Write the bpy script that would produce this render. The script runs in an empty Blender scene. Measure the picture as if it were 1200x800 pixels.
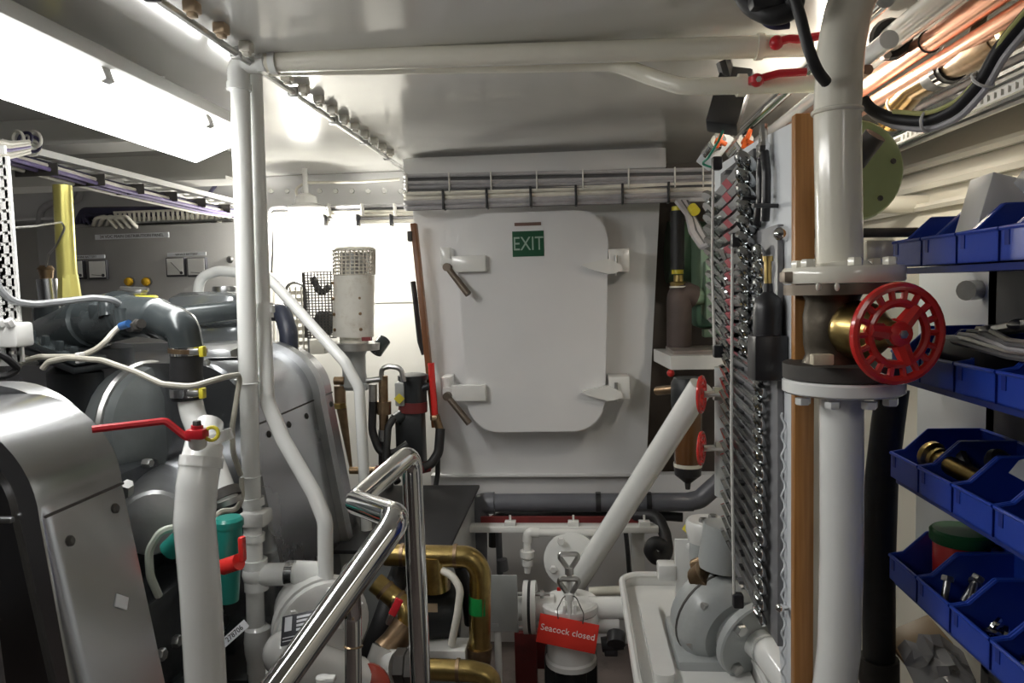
import bpy, bmesh, math, random
from mathutils import Vector, Matrix
random.seed(7)
V = Vector
C = bpy.context.scene.collection
sc = bpy.context.scene
PI = math.pi

# ------------------------------------------------------------------ camera, world, exposure
FPX = 857.0
EYE = V((0, 0, 1.5))
dy = V(((673 - 600) / FPX, (400 - 336) / FPX, -1)).normalized()
up = V((-0.020, 1, 0)); dz = (up - up.dot(dy) * dy).normalized()
dx = dy.cross(dz)
R3 = Matrix((dx, dy, dz))
cam = bpy.data.objects.new('camera', bpy.data.cameras.new('camera'))
cam.data.sensor_width = 36; cam.data.lens = FPX / 1200 * 36
cam.data.clip_start = 0.02
cam.matrix_world = Matrix.Translation(EYE) @ R3.to_4x4()
C.objects.link(cam); sc.camera = cam

w = bpy.data.worlds.new('room_air'); sc.world = w; w.use_nodes = True
w.node_tree.nodes['Background'].inputs[0].default_value = (0.8, 0.85, 0.9, 1)
w.node_tree.nodes['Background'].inputs[1].default_value = 0.05
sc.view_settings.view_transform = 'Standard'; sc.view_settings.look = 'None'
sc.view_settings.exposure = 0.15; sc.view_settings.gamma = 1.0
sc.view_settings.use_curve_mapping = False
sc.cycles.use_denoising = True
sc.cycles.max_bounces = 8; sc.cycles.diffuse_bounces = 5; sc.cycles.glossy_bounces = 5
sc.cycles.sample_clamp_indirect = 6.0
TUBE_POWER = 17.0; FILL_LIGHT_POWER = 4.5; BULKHEAD_LAMP_POWER = 230.0; SIDE_LAMP_POWER = 190.0

def ray(px, py):
    return R3 @ V(((px - 600) / FPX, (400 - py) / FPX, -1))
def W(px, py, Y):
    d = ray(px, py); return EYE + d * (Y / d.y)
def WX(px, py, X):
    d = ray(px, py); return EYE + d * (X / d.x)
def WZ(px, py, z):
    d = ray(px, py); return EYE + d * ((z - EYE.z) / d.z)

# ------------------------------------------------------------------ materials
MATS = {}
def mat(name, col, rough=0.5, metal=0.0, var=0.06, vscale=12, bump=0.0, bscale=60, dirt=None, dirt_amt=0.5, dscale=9,
        stretch=None, coat=0.0, alpha=1.0, trans=0.0, aniso=0.0, rvar=0.0):
    if name in MATS: return MATS[name]
    m = bpy.data.materials.new(name); m.use_nodes = True
    nt = m.node_tree; n = nt.nodes; L = nt.links
    p = n['Principled BSDF']
    p.inputs['Roughness'].default_value = rough; p.inputs['Metallic'].default_value = metal
    p.inputs['Coat Weight'].default_value = coat; p.inputs['Coat Roughness'].default_value = 0.08
    p.inputs['Alpha'].default_value = alpha; p.inputs['Transmission Weight'].default_value = trans
    tc = n.new('ShaderNodeTexCoord'); mp = n.new('ShaderNodeMapping')
    L.new(tc.outputs['Object'], mp.inputs[0])
    if stretch: mp.inputs['Scale'].default_value = stretch
    nz = n.new('ShaderNodeTexNoise'); nz.inputs['Scale'].default_value = vscale; nz.inputs['Detail'].default_value = 5
    L.new(mp.outputs[0], nz.inputs['Vector'])
    rp = n.new('ShaderNodeMapRange'); rp.inputs[1].default_value = 0.25; rp.inputs[2].default_value = 0.75
    rp.inputs[3].default_value = 1 - var; rp.inputs[4].default_value = 1 + var
    L.new(nz.outputs['Fac'], rp.inputs[0])
    mx = n.new('ShaderNodeMix'); mx.data_type = 'RGBA'; mx.blend_type = 'MULTIPLY'; mx.inputs[0].default_value = 1
    mx.inputs[6].default_value = (*col, 1); L.new(rp.outputs[0], mx.inputs[7])
    out = mx.outputs[2]
    if dirt:
        n2 = n.new('ShaderNodeTexNoise'); n2.inputs['Scale'].default_value = dscale; n2.inputs['Detail'].default_value = 8
        n2.inputs['Roughness'].default_value = 0.7
        L.new(tc.outputs['Object'], n2.inputs['Vector'])
        r2 = n.new('ShaderNodeMapRange'); r2.inputs[1].default_value = 0.52; r2.inputs[2].default_value = 0.72
        r2.inputs[3].default_value = 0; r2.inputs[4].default_value = dirt_amt
        L.new(n2.outputs['Fac'], r2.inputs[0])
        m2 = n.new('ShaderNodeMix'); m2.data_type = 'RGBA'; L.new(r2.outputs[0], m2.inputs[0])
        L.new(out, m2.inputs[6]); m2.inputs[7].default_value = (*dirt, 1); out = m2.outputs[2]
    L.new(out, p.inputs['Base Color'])
    if rvar:
        r3 = n.new('ShaderNodeMapRange'); r3.inputs[1].default_value = .3; r3.inputs[2].default_value = .7
        r3.inputs[3].default_value = max(rough - rvar, .02); r3.inputs[4].default_value = rough + rvar
        L.new(nz.outputs['Fac'], r3.inputs[0]); L.new(r3.outputs[0], p.inputs['Roughness'])
    if bump:
        nb = n.new('ShaderNodeTexNoise'); nb.inputs['Scale'].default_value = bscale; nb.inputs['Detail'].default_value = 4
        L.new(mp.outputs[0], nb.inputs['Vector'])
        b = n.new('ShaderNodeBump'); b.inputs['Strength'].default_value = bump; b.inputs['Distance'].default_value = 0.004
        L.new(nb.outputs['Fac'], b.inputs['Height']); L.new(b.outputs[0], p.inputs['Normal'])
    MATS[name] = m; return m
def emit(name, col, s):
    m = bpy.data.materials.new(name); m.use_nodes = True; n = m.node_tree.nodes
    p = n['Principled BSDF']; p.inputs['Base Color'].default_value = (.9, .9, .9, 1)
    p.inputs['Emission Color'].default_value = (*col, 1); p.inputs['Emission Strength'].default_value = s
    MATS[name] = m; return m
def wood(name, c1, c2):
    m = bpy.data.materials.new(name); m.use_nodes = True; n = m.node_tree.nodes; L = m.node_tree.links
    p = n['Principled BSDF']; p.inputs['Roughness'].default_value = .42
    tc = n.new('ShaderNodeTexCoord'); mp = n.new('ShaderNodeMapping'); mp.inputs['Scale'].default_value = (60, 60, 2.5)
    L.new(tc.outputs['Object'], mp.inputs[0])
    nz = n.new('ShaderNodeTexNoise'); nz.inputs['Scale'].default_value = 2; nz.inputs['Detail'].default_value = 6
    L.new(mp.outputs[0], nz.inputs['Vector'])
    cr = n.new('ShaderNodeValToRGB'); cr.color_ramp.elements[0].color = (*c1, 1); cr.color_ramp.elements[1].color = (*c2, 1)
    cr.color_ramp.elements[0].position = .3; cr.color_ramp.elements[1].position = .7
    L.new(nz.outputs['Fac'], cr.inputs[0]); L.new(cr.outputs[0], p.inputs['Base Color'])
    MATS[name] = m; return m

M_white = mat('white_paint', (.80, .80, .78), .22, var=.03, bump=.10, bscale=25, coat=.3)
M_trunk = mat('satin_white_paint', (.76, .76, .77), .38, var=.03, vscale=4, bump=.06, bscale=18)
M_ceil = mat('gloss_ceiling_paint', (.64, .635, .60), .16, var=.05, vscale=2.5, bump=.22, bscale=5, coat=.4)
M_cream = mat('cream_paint', (.87, .84, .73), .18, var=.04, bump=.16, bscale=30, coat=.4)
M_pipe = mat('gloss_pipe_white', (.86, .87, .85), .14, var=.03, bump=.10, bscale=22, coat=.5)
M_wallw = mat('bulkhead_white', (.78, .77, .73), .3, var=.05, vscale=3, bump=.08, bscale=12)
M_darkwall = mat('port_wall_grey_paint', (.36, .36, .38), .35, var=.08, vscale=4, bump=.05)  # the port wall's own grey
M_panel = mat('panel_grey_enamel', (.34, .335, .33), .28, var=.03, bump=.12, bscale=160)
M_alu = mat('brushed_steel', (.50, .51, .53), .25, 1, var=.05, vscale=5, rvar=.04)
M_alu2 = mat('cast_aluminium', (.46, .47, .48), .34, 1, var=.14, vscale=14, bump=.12, bscale=80)
M_chrome = mat('polished_steel', (.80, .80, .80), .07, 1, var=.02)
M_tool = mat('chrome_vanadium', (.50, .52, .53), .13, 1, var=.05)
M_steel = mat('plain_steel', (.50, .50, .49), .35, 1, var=.15, vscale=30)
M_dark = mat('engine_grey_paint', (.055, .066, .07), .26, .2, var=.18, vscale=14, bump=.15, bscale=30, coat=.2)
M_dark2 = mat('dark_casting', (.022, .025, .028), .42, .1, var=.3, vscale=10, bump=.25, bscale=40)
M_blackr = mat('black_rubber', (.02, .02, .022), .5, var=.2, vscale=40, bump=.1)
M_blackp = mat('black_plastic', (.022, .022, .025), .35, var=.1)
M_grey = mat('pump_grey_paint', (.40, .42, .42), .3, var=.05, vscale=8, bump=.1, dirt=(.25, .24, .2), dirt_amt=.3)
M_pvc = mat('grey_pvc', (.13, .135, .155), .3, var=.08)
M_brass = mat('brass_tube', (.46, .34, .13), .28, 1, var=.2, vscale=18, bump=.05, dirt=(.16, .10, .05), dirt_amt=.55, dscale=14)
M_bronze = mat('bronze_fitting', (.34, .24, .15), .38, 1, var=.3, vscale=24, bump=.15, dirt=(.07, .05, .04), dirt_amt=.6)
M_copper = mat('copper_tube', (.90, .50, .36), .28, 1, var=.05, vscale=10)
M_gold = mat('yellow_zinc_tube', (.72, .66, .20), .28, .6, var=.10, vscale=8, bump=.05, stretch=(8, 8, 1))
M_red = mat('red_enamel', (.72, .035, .03), .22, var=.06, coat=.5)
M_redlever = mat('red_lever_plastic', (.55, .02, .03), .3, var=.08)
M_blue = mat('blue_bin_plastic', (.016, .055, .40), .32, var=.08, bump=.05)
M_green = mat('machinery_green', (.24, .36, .25), .35, var=.08, dirt=(.12, .14, .1), dirt_amt=.3)
M_olive = mat('olive_flange_paint', (.35, .42, .20), .35, var=.08, dirt=(.2, .22, .1), dirt_amt=.4)
M_teal = mat('teal_plastic', (.02, .24, .20), .3, var=.06)
M_oak = wood('oak_strip', (.30, .13, .035), (.46, .22, .07))
M_oakd = wood('dark_oak_strip', (.16, .06, .02), (.27, .11, .04))
M_board = mat('painted_board', (.72, .75, .78), .35, var=.03, bump=.05)
M_rack = mat('rack_grey_plastic', (.12, .12, .125), .45, var=.08)
M_cord = mat('white_cord', (.75, .74, .70), .7, var=.1, vscale=150)
M_cabg = mat('grey_cable_sheath', (.44, .43, .45), .45, var=.12, vscale=30)
M_cabw = mat('cream_cable_sheath', (.80, .77, .69), .45, var=.1, vscale=30)
M_cabt = mat('dull_tan_sheath', (.44, .42, .36), .42, var=.12, vscale=30)
M_cabk = mat('mid_grey_sheath', (.24, .25, .26), .4, var=.12, vscale=30)
M_cabd = mat('blue_black_cable_sheath', (.035, .032, .075), .45, var=.2, vscale=30)
M_cabv = mat('violet_cable_sheath', (.20, .16, .34), .45, var=.2, vscale=30)
M_yel = mat('yellow_plastic', (.72, .62, .05), .4)
M_tan = mat('tan_brass_clip', (.55, .42, .28), .45, .2)
M_exit = mat('exit_sign_green', (.001, .075, .028), .35)
M_lumi = mat('luminous_letter', (.34, .46, .38), .5)
M_tag = mat('red_tag_plastic', (.75, .045, .03), .3)
M_letter = mat('white_lettering', (.85, .82, .8), .5)
M_label = mat('silver_label', (.78, .80, .84), .4)
M_ink = mat('black_ink', (.05, .05, .06), .5)
M_face = mat('dial_white', (.80, .80, .78), .3)
M_amber = mat('amber_button', (.62, .36, .02), .25)
M_clear = mat('clear_plastic_film', (.75, .76, .76), .12, var=.05, bump=.6, bscale=30, alpha=.38)
M_hazed = mat('grey_plastic_film', (.30, .31, .34), .25, var=.1, bump=.5, bscale=24, alpha=.7)
M_glass = mat('dial_glass', (.9, .9, .9), .05, trans=1)
M_amberglass = mat('fuel_bowl_amber', (.13, .055, .018), .12, var=.1, coat=.5)
M_paper = mat('white_card', (.78, .77, .74), .6)
M_orange = mat('orange_wing_plastic', (.80, .13, .02), .35)
M_greent = mat('green_tape', (.01, .28, .06), .4)
M_lidgreen = mat('green_lid_plastic', (.02, .12, .04), .4)
M_redox = mat('red_oxide_paint', (.20, .03, .03), .5, var=.2, vscale=6, dirt=(.05, .03, .03), dirt_amt=.5)
M_bilge = mat('bilge_grey_paint', (.16, .13, .12), .5, var=.3, vscale=5, dirt=(.05, .04, .035), dirt_amt=.6)
M_hull = mat('hull_gloss_paint', (.72, .69, .60), .2, var=.06, vscale=3, bump=.3, bscale=8, coat=.4)
M_gasket = mat('gasket_dark', (.07, .065, .06), .6, .2, var=.3, vscale=20)
M_tube_em = emit('fluorescent_diffuser', (1, .99, .96), TUBE_POWER)
M_fill_em = emit('added_fill_diffuser', (1, .96, .88), FILL_LIGHT_POWER)
M_lamp_em = emit('bulkhead_lamp_glass', (1, .97, .88), BULKHEAD_LAMP_POWER)
M_spot_em = emit('side_lamp_glass', (1, .93, .80), SIDE_LAMP_POWER)

# ------------------------------------------------------------------ mesh builder
def basis(zd, xd=None):
    z = V(zd).normalized()
    x = V(xd) if xd is not None else (V((1, 0, 0)) if abs(z.x) < .9 else V((0, 1, 0)))
    x = (x - x.dot(z) * z).normalized(); y = z.cross(x)
    return Matrix((x, y, z)).transposed()
def MX(o, zd=(0, 0, 1), xd=None):
    m = basis(zd, xd).to_4x4(); m.translation = V(o); return m
def fillet(pts, r, k=6):
    pts = [V(p) for p in pts]
    if r <= 0 or len(pts) < 3: return pts
    out = [pts[0]]
    for i in range(1, len(pts) - 1):
        a, b, c = pts[i - 1], pts[i], pts[i + 1]
        u, v = (a - b), (c - b); lu, lv = u.length, v.length
        if lu < 1e-6 or lv < 1e-6: continue
        u /= lu; v /= lv
        ang = u.angle(v)
        if ang > 3.05: out.append(b); continue
        t = min(r / max(math.tan(ang / 2), .05), lu * .49, lv * .49)
        p0, p2 = b + u * t, b + v * t
        for j in range(k + 1):
            s = j / k; out.append(p0 * (1 - s) ** 2 + b * 2 * s * (1 - s) + p2 * s * s)
    out.append(pts[-1]); return out
class B:
    def __init__(s): s.bm = bmesh.new()
    def box(s, c, size, bev=0, rot=None):
        m = Matrix.Translation(V(c)) @ (rot.to_4x4() if rot is not None else Matrix())
        return s.boxm(m, size, bev)
    def boxm(s, m, size, bev=0):
        g = bmesh.ops.create_cube(s.bm, size=1, matrix=m @ Matrix.Diagonal((*size, 1)))
        if bev:
            e = set(); [e.update(v.link_edges) for v in g['verts']]
            bmesh.ops.bevel(s.bm, geom=list(e), offset=bev, segments=2, affect='EDGES', profile=.5)
        return s
    def bb(s, a, b, bev=0):          # box between two corners
        a, b = V(a), V(b)
        return s.box((a + b) / 2, [abs(b[i] - a[i]) for i in range(3)], bev)
    def ring_loft(s, rings, cap=True):
        bm = s.bm; vs = [[bm.verts.new(p) for p in r] for r in rings]
        n = len(vs[0])
        for a, b in zip(vs, vs[1:]):
            for i in range(n):
                j = (i + 1) % n
                try: bm.faces.new((a[i], a[j], b[j], b[i]))
                except ValueError: pass
        if cap:
            bm.faces.new(list(reversed(vs[0]))); bm.faces.new(vs[-1])
        return s
    def lathe(s, o, axis, prof, n=20, xd=None):
        b = basis(axis, xd); o = V(o); rings = []
        for r, h in prof:
            r = max(r, .0003)
            rings.append([o + b @ V((r * math.cos(2 * PI * i / n), r * math.sin(2 * PI * i / n), h)) for i in range(n)])
        return s.ring_loft(rings)
    def cyl(s, a, b, r, r2=None, n=16):
        a, b = V(a), V(b); d = b - a
        return s.lathe(a, d, [(r, 0), (r if r2 is None else r2, d.length)], n)
    def tube(s, pts, r, fil=0, n=12, k=6):
        P = fillet(pts, fil, k)
        Q = [P[0]]
        for p in P[1:]:
            if (p - Q[-1]).length > 1e-5: Q.append(p)
        P = Q; rings = []; x = None
        for i, p in enumerate(P):
            t = (P[min(i + 1, len(P) - 1)] - P[max(i - 1, 0)]).normalized()
            if x is None: x = basis(t).col[0].copy()
            x = (x - x.dot(t) * t)
            x = x.normalized() if x.length > 1e-6 else basis(t).col[0].copy()
            y = t.cross(x); rr = r(i / (len(P) - 1)) if callable(r) else r
            rings.append([p + (x * math.cos(2 * PI * j / n) + y * math.sin(2 * PI * j / n)) * rr for j in range(n)])
        return s.ring_loft(rings)
    def prism(s, poly, m, d):
        a = [m @ V((x, y, 0)) for x, y in poly]; b = [m @ V((x, y, d)) for x, y in poly]
        return s.ring_loft([a, b])
    def torus(s, o, axis, R, r, n=24, k=8, sz=1.0):
        b = basis(axis); o = V(o); bm = s.bm; vs = []
        for i in range(n):
            t = 2 * PI * i / n
            vs.append([bm.verts.new(o + b @ V(((R + r * math.cos(q)) * math.cos(t), (R + r * math.cos(q)) * math.sin(t), sz * r * math.sin(q)))) for q in [2 * PI * j / k for j in range(k)]])
        for i in range(n):
            for j in range(k):
                bm.faces.new((vs[i][j], vs[(i + 1) % n][j], vs[(i + 1) % n][(j + 1) % k], vs[i][(j + 1) % k]))
        return s
    def sph(s, c, r, sc3=(1, 1, 1), n=16):
        bmesh.ops.create_uvsphere(s.bm, u_segments=n, v_segments=max(n // 2, 6), radius=r,
                                  matrix=Matrix.Translation(V(c)) @ Matrix.Diagonal((*sc3, 1)))
        return s
    def hexh(s, o, axis, r, h): return s.lathe(o, axis, [(r, 0), (r, h * .8), (r * .85, h)], 6)
    def sheet(s, grid, th):         # thick sheet from a grid of points
        bm = s.bm; R_, K = len(grid), len(grid[0]); G = [[V(p) for p in r] for r in grid]
        def nrm(i, j):
            a = G[min(i + 1, R_ - 1)][j] - G[max(i - 1, 0)][j]; b = G[i][min(j + 1, K - 1)] - G[i][max(j - 1, 0)]
            return a.cross(b).normalized()
        A = [[bm.verts.new(G[i][j]) for j in range(K)] for i in range(R_)]
        D = [[bm.verts.new(G[i][j] + nrm(i, j) * th) for j in range(K)] for i in range(R_)]
        for i in range(R_ - 1):
            for j in range(K - 1):
                bm.faces.new((A[i][j], A[i][j + 1], A[i + 1][j + 1], A[i + 1][j]))
                bm.faces.new((D[i][j], D[i + 1][j], D[i + 1][j + 1], D[i][j + 1]))
        for j in range(K - 1):
            bm.faces.new((A[0][j], D[0][j], D[0][j + 1], A[0][j + 1])); bm.faces.new((A[-1][j], A[-1][j + 1], D[-1][j + 1], D[-1][j]))
        for i in range(R_ - 1):
            bm.faces.new((A[i][0], A[i + 1][0], D[i + 1][0], D[i][0])); bm.faces.new((A[i][-1], D[i][-1], D[i + 1][-1], A[i + 1][-1]))
        return s

def obj(name, b, m, parent=None, origin=None, ang=38):
    bm = b.bm
    bmesh.ops.recalc_face_normals(bm, faces=bm.faces)
    o0 = parent['_o'] if parent is not None and '_o' in parent else None
    off = V(origin) if origin is not None else (V(o0) if o0 is not None else V((0, 0, 0)))
    bmesh.ops.translate(bm, verts=bm.verts, vec=-off)
    for f in bm.faces: f.smooth = True
    me = bpy.data.meshes.new(name); bm.to_mesh(me); bm.free()
    me.set_sharp_from_angle(angle=math.radians(ang))
    me.materials.append(m)
    o = bpy.data.objects.new(name, me); C.objects.link(o)
    if parent is not None:
        o.parent = parent
        if o0 is not None: o['_o'] = list(off)
    elif origin is not None: o.location = off
    return o
def thing(name, label, cat, loc, group=None):
    o = bpy.data.objects.new(name, None); C.objects.link(o); o.location = V(loc); o['_o'] = list(V(loc))
    o.empty_display_size = .05
    o['label'] = label; o['category'] = cat
    if group: o['group'] = group
    return o
def single(name, b, m, label, cat, group=None):
    xs = [v.co for v in b.bm.verts]
    lo = V([min(c[i] for c in xs) for i in range(3)]); hi = V([max(c[i] for c in xs) for i in range(3)])
    o = obj(name, b, m, None, V(((lo.x + hi.x) / 2, (lo.y + hi.y) / 2, lo.z)))
    o['label'] = label; o['category'] = cat
    if group: o['group'] = group
    o['_o'] = list(o.location)
    return o
def struct(name, b, m):
    o = obj(name, b, m); o['kind'] = 'structure'; o['_o'] = [0, 0, 0]; return o
def copy_tree(o, parent=None, loc=None, label=None):
    c = o.copy(); C.objects.link(c); c.parent = parent
    if loc is not None: c.location = loc
    if label: c['label'] = label
    for ch in list(o.children): copy_tree(ch, c)
    return c
def inst(name, me, parent, m4):     # a piece sharing mesh data
    o = bpy.data.objects.new(name, me); C.objects.link(o); o.parent = parent; o.matrix_local = m4; return o
def text(name, s, size, m, M4, parent, ext=.0006, align='CENTER'):
    cu = bpy.data.curves.new('t', 'FONT'); cu.body = s; cu.size = size; cu.extrude = ext; cu.align_x = align; cu.align_y = 'CENTER'
    cu.resolution_u = 3
    t = bpy.data.objects.new('t', cu); C.objects.link(t)
    me = bpy.data.meshes.new_from_object(t.evaluated_get(bpy.context.evaluated_depsgraph_get()))
    bpy.data.objects.remove(t); bpy.data.curves.remove(cu)
    me.materials.clear(); me.materials.append(m); me.name = name
    o = bpy.data.objects.new(name, me); C.objects.link(o); o.parent = parent
    mm = M4.copy()
    if parent is not None and '_o' in parent: mm = Matrix.Translation(-V(parent['_o'])) @ mm
    o.matrix_local = mm; return o
def rrect(w, h, r, k=6):
    out = []
    for cx, cy, a0 in ((w / 2 - r, h / 2 - r, 0), (-w / 2 + r, h / 2 - r, 90), (-w / 2 + r, -h / 2 + r, 180), (w / 2 - r, -h / 2 + r, 270)):
        for i in range(k + 1):
            a = math.radians(a0 + 90 * i / k); out.append((cx + r * math.cos(a), cy + r * math.sin(a)))
    return out
FRONT = basis((0, -1, 0), (1, 0, 0)).to_4x4()     # local x right, y up, z to the viewer
def front(o): m = FRONT.copy(); m.translation = V(o); return m
ORD = 'first second third fourth fifth sixth seventh eighth ninth tenth eleventh twelfth thirteenth fourteenth fifteenth sixteenth seventeenth eighteenth nineteenth twentieth twenty-first twenty-second twenty-third twenty-fourth twenty-fifth'.split()

def fluorescent(a, b, wdir, width, em, label, rods=2):
    """a long sealed fluorescent fitting from a to b; wdir points across its underside"""
    a, b = V(a), V(b); d = (b - a).normalized(); x = V(wdir).normalized(); n = d.cross(x)
    if n.z > 0: n = -n
    L = (b - a).length; mid = (a + b) / 2
    t = thing('fluorescent_light', label, 'ceiling light', mid - n * .06)
    m = Matrix((x, d, n)).transposed().to_4x4(); m.translation = mid
    hb = B(); hb.boxm(m @ Matrix.Translation((0, 0, -.034)), (width + .05, L + .04, .042), .008)
    obj('housing', hb, M_white, t)
    db = B(); db.boxm(m @ Matrix.Translation((0, 0, -.004)), (width, L, .026), .006)
    obj('diffuser', db, em, t)
    kk = int(L / .35)
    for i in range(kk):
        for sgn in (-1,):
            c = B(); c.boxm(m @ Matrix.Translation((sgn * (width / 2 + .004), -L / 2 + (i + .5) * L / kk, -.004)), (.016, .030, .034), .003)
            obj('clip', c, M_white, t)
    for q in (-.35, .35):
        p = m @ V((0, q * L, -.045)); s = B(); s.cyl(p, (p.x, p.y, 2.045), .008, n=8); obj('hanger_rod', s, M_white, t)
    return t
# ------------------------------------------------------------------ the setting
struct('floor', B().bb((-2.9, -1.9, -.06), (1.6, 3.6, 0)), M_bilge)
struct('ceiling', B().bb((-2.9, -1.9, 2.04), (1.9, 3.6, 2.10)), M_ceil)
struct('wall_port', B().bb((-2.9, -1.9, 0), (-2.8, 3.6, 2.04)), M_darkwall)
struct('wall_aft', B().bb((-2.9, -1.9, 0), (1.9, -1.8, 2.04)), mat('aft_wall_dark_paint', (.15, .15, .155), .4))
wf = struct('wall_forward', B().bb((-2.9, 3.45, 0), (1.6, 3.55, 2.04)), M_wallw)
obj('weld_seam', B().bb((W(430, 352, 3.43).x, 3.443, W(430, 355, 3.43).z), (W(500, 352, 3.43).x, 3.45, W(430, 350, 3.43).z)), M_wallw, wf)
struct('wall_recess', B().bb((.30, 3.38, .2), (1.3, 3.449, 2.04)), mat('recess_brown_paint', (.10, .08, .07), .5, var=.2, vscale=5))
# hull side, flaring outward towards the deck
prof = [(.93, 0), (.97, .5), (1.0, 1.0), (1.01, 1.4), (1.04, 1.62), (1.12, 1.80), (1.24, 1.93), (1.45, 2.04)]
grid = []
for i in range(13):
    y = -1.9 + 5.45 * i / 12
    q = max(0, y - 1.6) * .10
    grid.append([(x - q, y, z) for x, z in prof])
hull = struct('wall_starboard', B().sheet(grid, .05), M_hull)
for k, (zz, xx, rr) in enumerate(((1.70, 1.065, .012), (1.765, 1.085, .016), (1.835, 1.13, .014), (1.60, 1.02, .012))):
    obj('hull_stringer', B().tube([(xx - .012, -1.8, zz), (xx - .012, 1.6, zz), (xx - .19, 3.4, zz)], rr, 0, 6), M_hull, hull)
# deck beams and cable clips under the ceiling
ceil = bpy.data.objects['ceiling']
tb = struct('trim_1', B().bb((-2.8, 3.28, 1.885), (W(476, 220, 3.28).x, 3.45, 2.04), .006).bb((-2.8, 3.24, 1.875), (W(476, 220, 3.28).x, 3.30, 1.887)), M_trunk)
for i in range(9):
    p = W(318 + i * 19, 224, 3.279); obj('beam_bolt', B().hexh(p, (0, -1, 0), .012, .012), M_white, tb)
struct('trim_2', B().bb((-2.8, 2.70, 1.94), (-1.27, 2.72, 2.04)).bb((-2.8, 2.63, 1.93), (-1.27, 2.79, 1.943)), M_wallw)
struct('trim_3', B().bb((-2.8, 2.10, 1.96), (-1.25, 2.12, 2.04)).bb((-2.8, 2.04, 1.95), (-1.25, 2.18, 1.962)), M_wallw)
clip0 = None
for i in range(15):
    y = 1.22 + i * .112
    b = B().box((-.69, y, 2.030), (.026, .028, .022), .004).box((-.69, y, 2.017), (.016, .018, .010), .003)
    if clip0 is None: clip0 = obj('cable_clip', b, M_tan if i < 3 else M_cabw, ceil)
    else: obj('cable_clip', b, M_tan if i < 3 else M_cabw, ceil)
# hatch trunk: a tapering box standing proud of the forward wall
YT = 2.98
c4 = [W(479, 238, YT), W(777, 232, YT), W(757, 554, YT), W(517, 556, YT)]
c4[0].z = c4[1].z = 2.04
z0 = c4[2].z; c4[3].z = z0
poly = [(p.x, p.z) for p in c4]
mm = Matrix(((1, 0, 0, 0), (0, 0, 1, YT), (0, 1, 0, 0), (0, 0, 0, 1)))
trunk = struct('wall_hatch_trunk', B().prism(poly, mm, .469), M_trunk)
obj('header_beam', B().bb((c4[0].x - .0, 2.905, W(600, 203, 2.90).z), (W(781, 200, 2.90).x, 2.98, W(600, 180, 2.90).z), .004), M_trunk, trunk)
obj('lower_ledge', B().bb((c4[3].x - .01, 2.965, z0 - .012), (c4[2].x + .01, 3.0, z0), .003), M_trunk, trunk)
struct('wall_below_hatch', B().bb((-.62, 3.0, 0), (.62, 3.05, z0 - .012)), M_trunk)

# ------------------------------------------------------------------ lamps
fa, fb = W(285, 163, 2.0), W(228, 188, 2.0)
wd = (fb - fa); mid = (fa + fb) / 2
fluorescent(mid + V((0, -1.62, 0)), mid, wd, wd.length, M_tube_em, 'long glowing fluorescent ceiling light with white housing above the engine')
fluorescent((.62, -1.45, 1.95), (.62, .10, 1.95), (1, 0, 0), .15, M_fill_em, 'added unseen fill light built as a warm fluorescent fitting on the bin side')  # added fill light out of view, housed like the ceiling fitting
# bulkhead lamp
lp = W(360, 262, 3.12)
t = thing('bulkhead_lamp', 'blazing bulkhead lamp with white conical hood beside cables', 'lamp', lp)
obj('hood', B().lathe(lp + V((0, 0, .030)), (0, 0, 1), [(.052, 0), (.060, .004), (.085, .035), (.085, .042), (.048, .056), (.045, .085), (.02, .10)], 24), M_white, t)
obj('glass', B().lathe(lp + V((0, 0, -.075)), (0, 0, 1), [(.012, 0), (.036, .010), (.046, .035), (.047, .105)], 20), M_lamp_em, t)
for i in range(4):
    a = i * PI / 2 + .4; d = V((math.cos(a), math.sin(a), 0)) * .053
    obj('guard_bar', B().tube([lp + d + V((0, 0, .03)), lp + d + V((0, 0, -.06)), lp + d * .2 + V((0, 0, -.085))], .003, .02, 6), M_steel, t)
obj('hanger', B().cyl(lp + V((0, 0, .12)), (lp.x, lp.y, 2.04), .012), M_white, t)
obj('lamp_cable', B().tube([lp + V((-.03, 0, .10)), W(345, 222, 3.12), W(358, 214, 3.12), W(420, 213, 3.12), W(468, 210, 3.1)], .006, .03, 8), M_cabw, t)
# second bulkhead lamp, on the deck head mostly behind the white riser
sp = W(979, 108, 1.86)
t = thing('bulkhead_lamp', 'small bright bulkhead lamp under the ceiling half hidden by the riser', 'lamp', sp)
obj('lamp_base', B().lathe(sp + V((0, 0, .022)), (0, 0, 1), [(.034, 0), (.036, .004), (.036, .03), (.02, .04), (.02, 2.04 - sp.z - .022)], 20), M_white, t)
obj('glass', B().lathe(sp + V((0, 0, -.035)), (0, 0, 1), [(.010, 0), (.026, .008), (.031, .024), (.031, .058)], 18), M_spot_em, t)
# ------------------------------------------------------------------ hatch door
YD = 2.852
def dp(px, py): return W(px, py, YD)
cL, cR, cT, cB = dp(541, 380).x, dp(711, 380).x, dp(625, 248).z, dp(625, 506).z
ctr = V(((cL + cR) / 2, YD, (cT + cB) / 2))
t = thing('escape_hatch', 'white steel escape hatch door with rounded corners and EXIT sign', 'hatch', (ctr.x, 2.90, cB))
def tap(pl, h): return [(x * (1 + .055 * y / (h / 2)), y) for x, y in pl]
fm = front((ctr.x, 2.98, ctr.z)); HH = cT - cB
obj('coaming', B().prism(tap(rrect(cR - cL - .05, HH - .05, .10), HH), fm, .108), M_trunk, t)
hb = B().prism(tap(rrect(cR - cL, HH, .115, 8), HH), front((ctr.x, 2.876, ctr.z)), .020)
bmesh.ops.bevel(hb.bm, geom=[e for e in hb.bm.edges if abs(e.verts[0].co.y - e.verts[1].co.y) < 1e-5 and e.verts[0].co.y < 2.858], offset=.005, segments=2, affect='EDGES')
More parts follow.
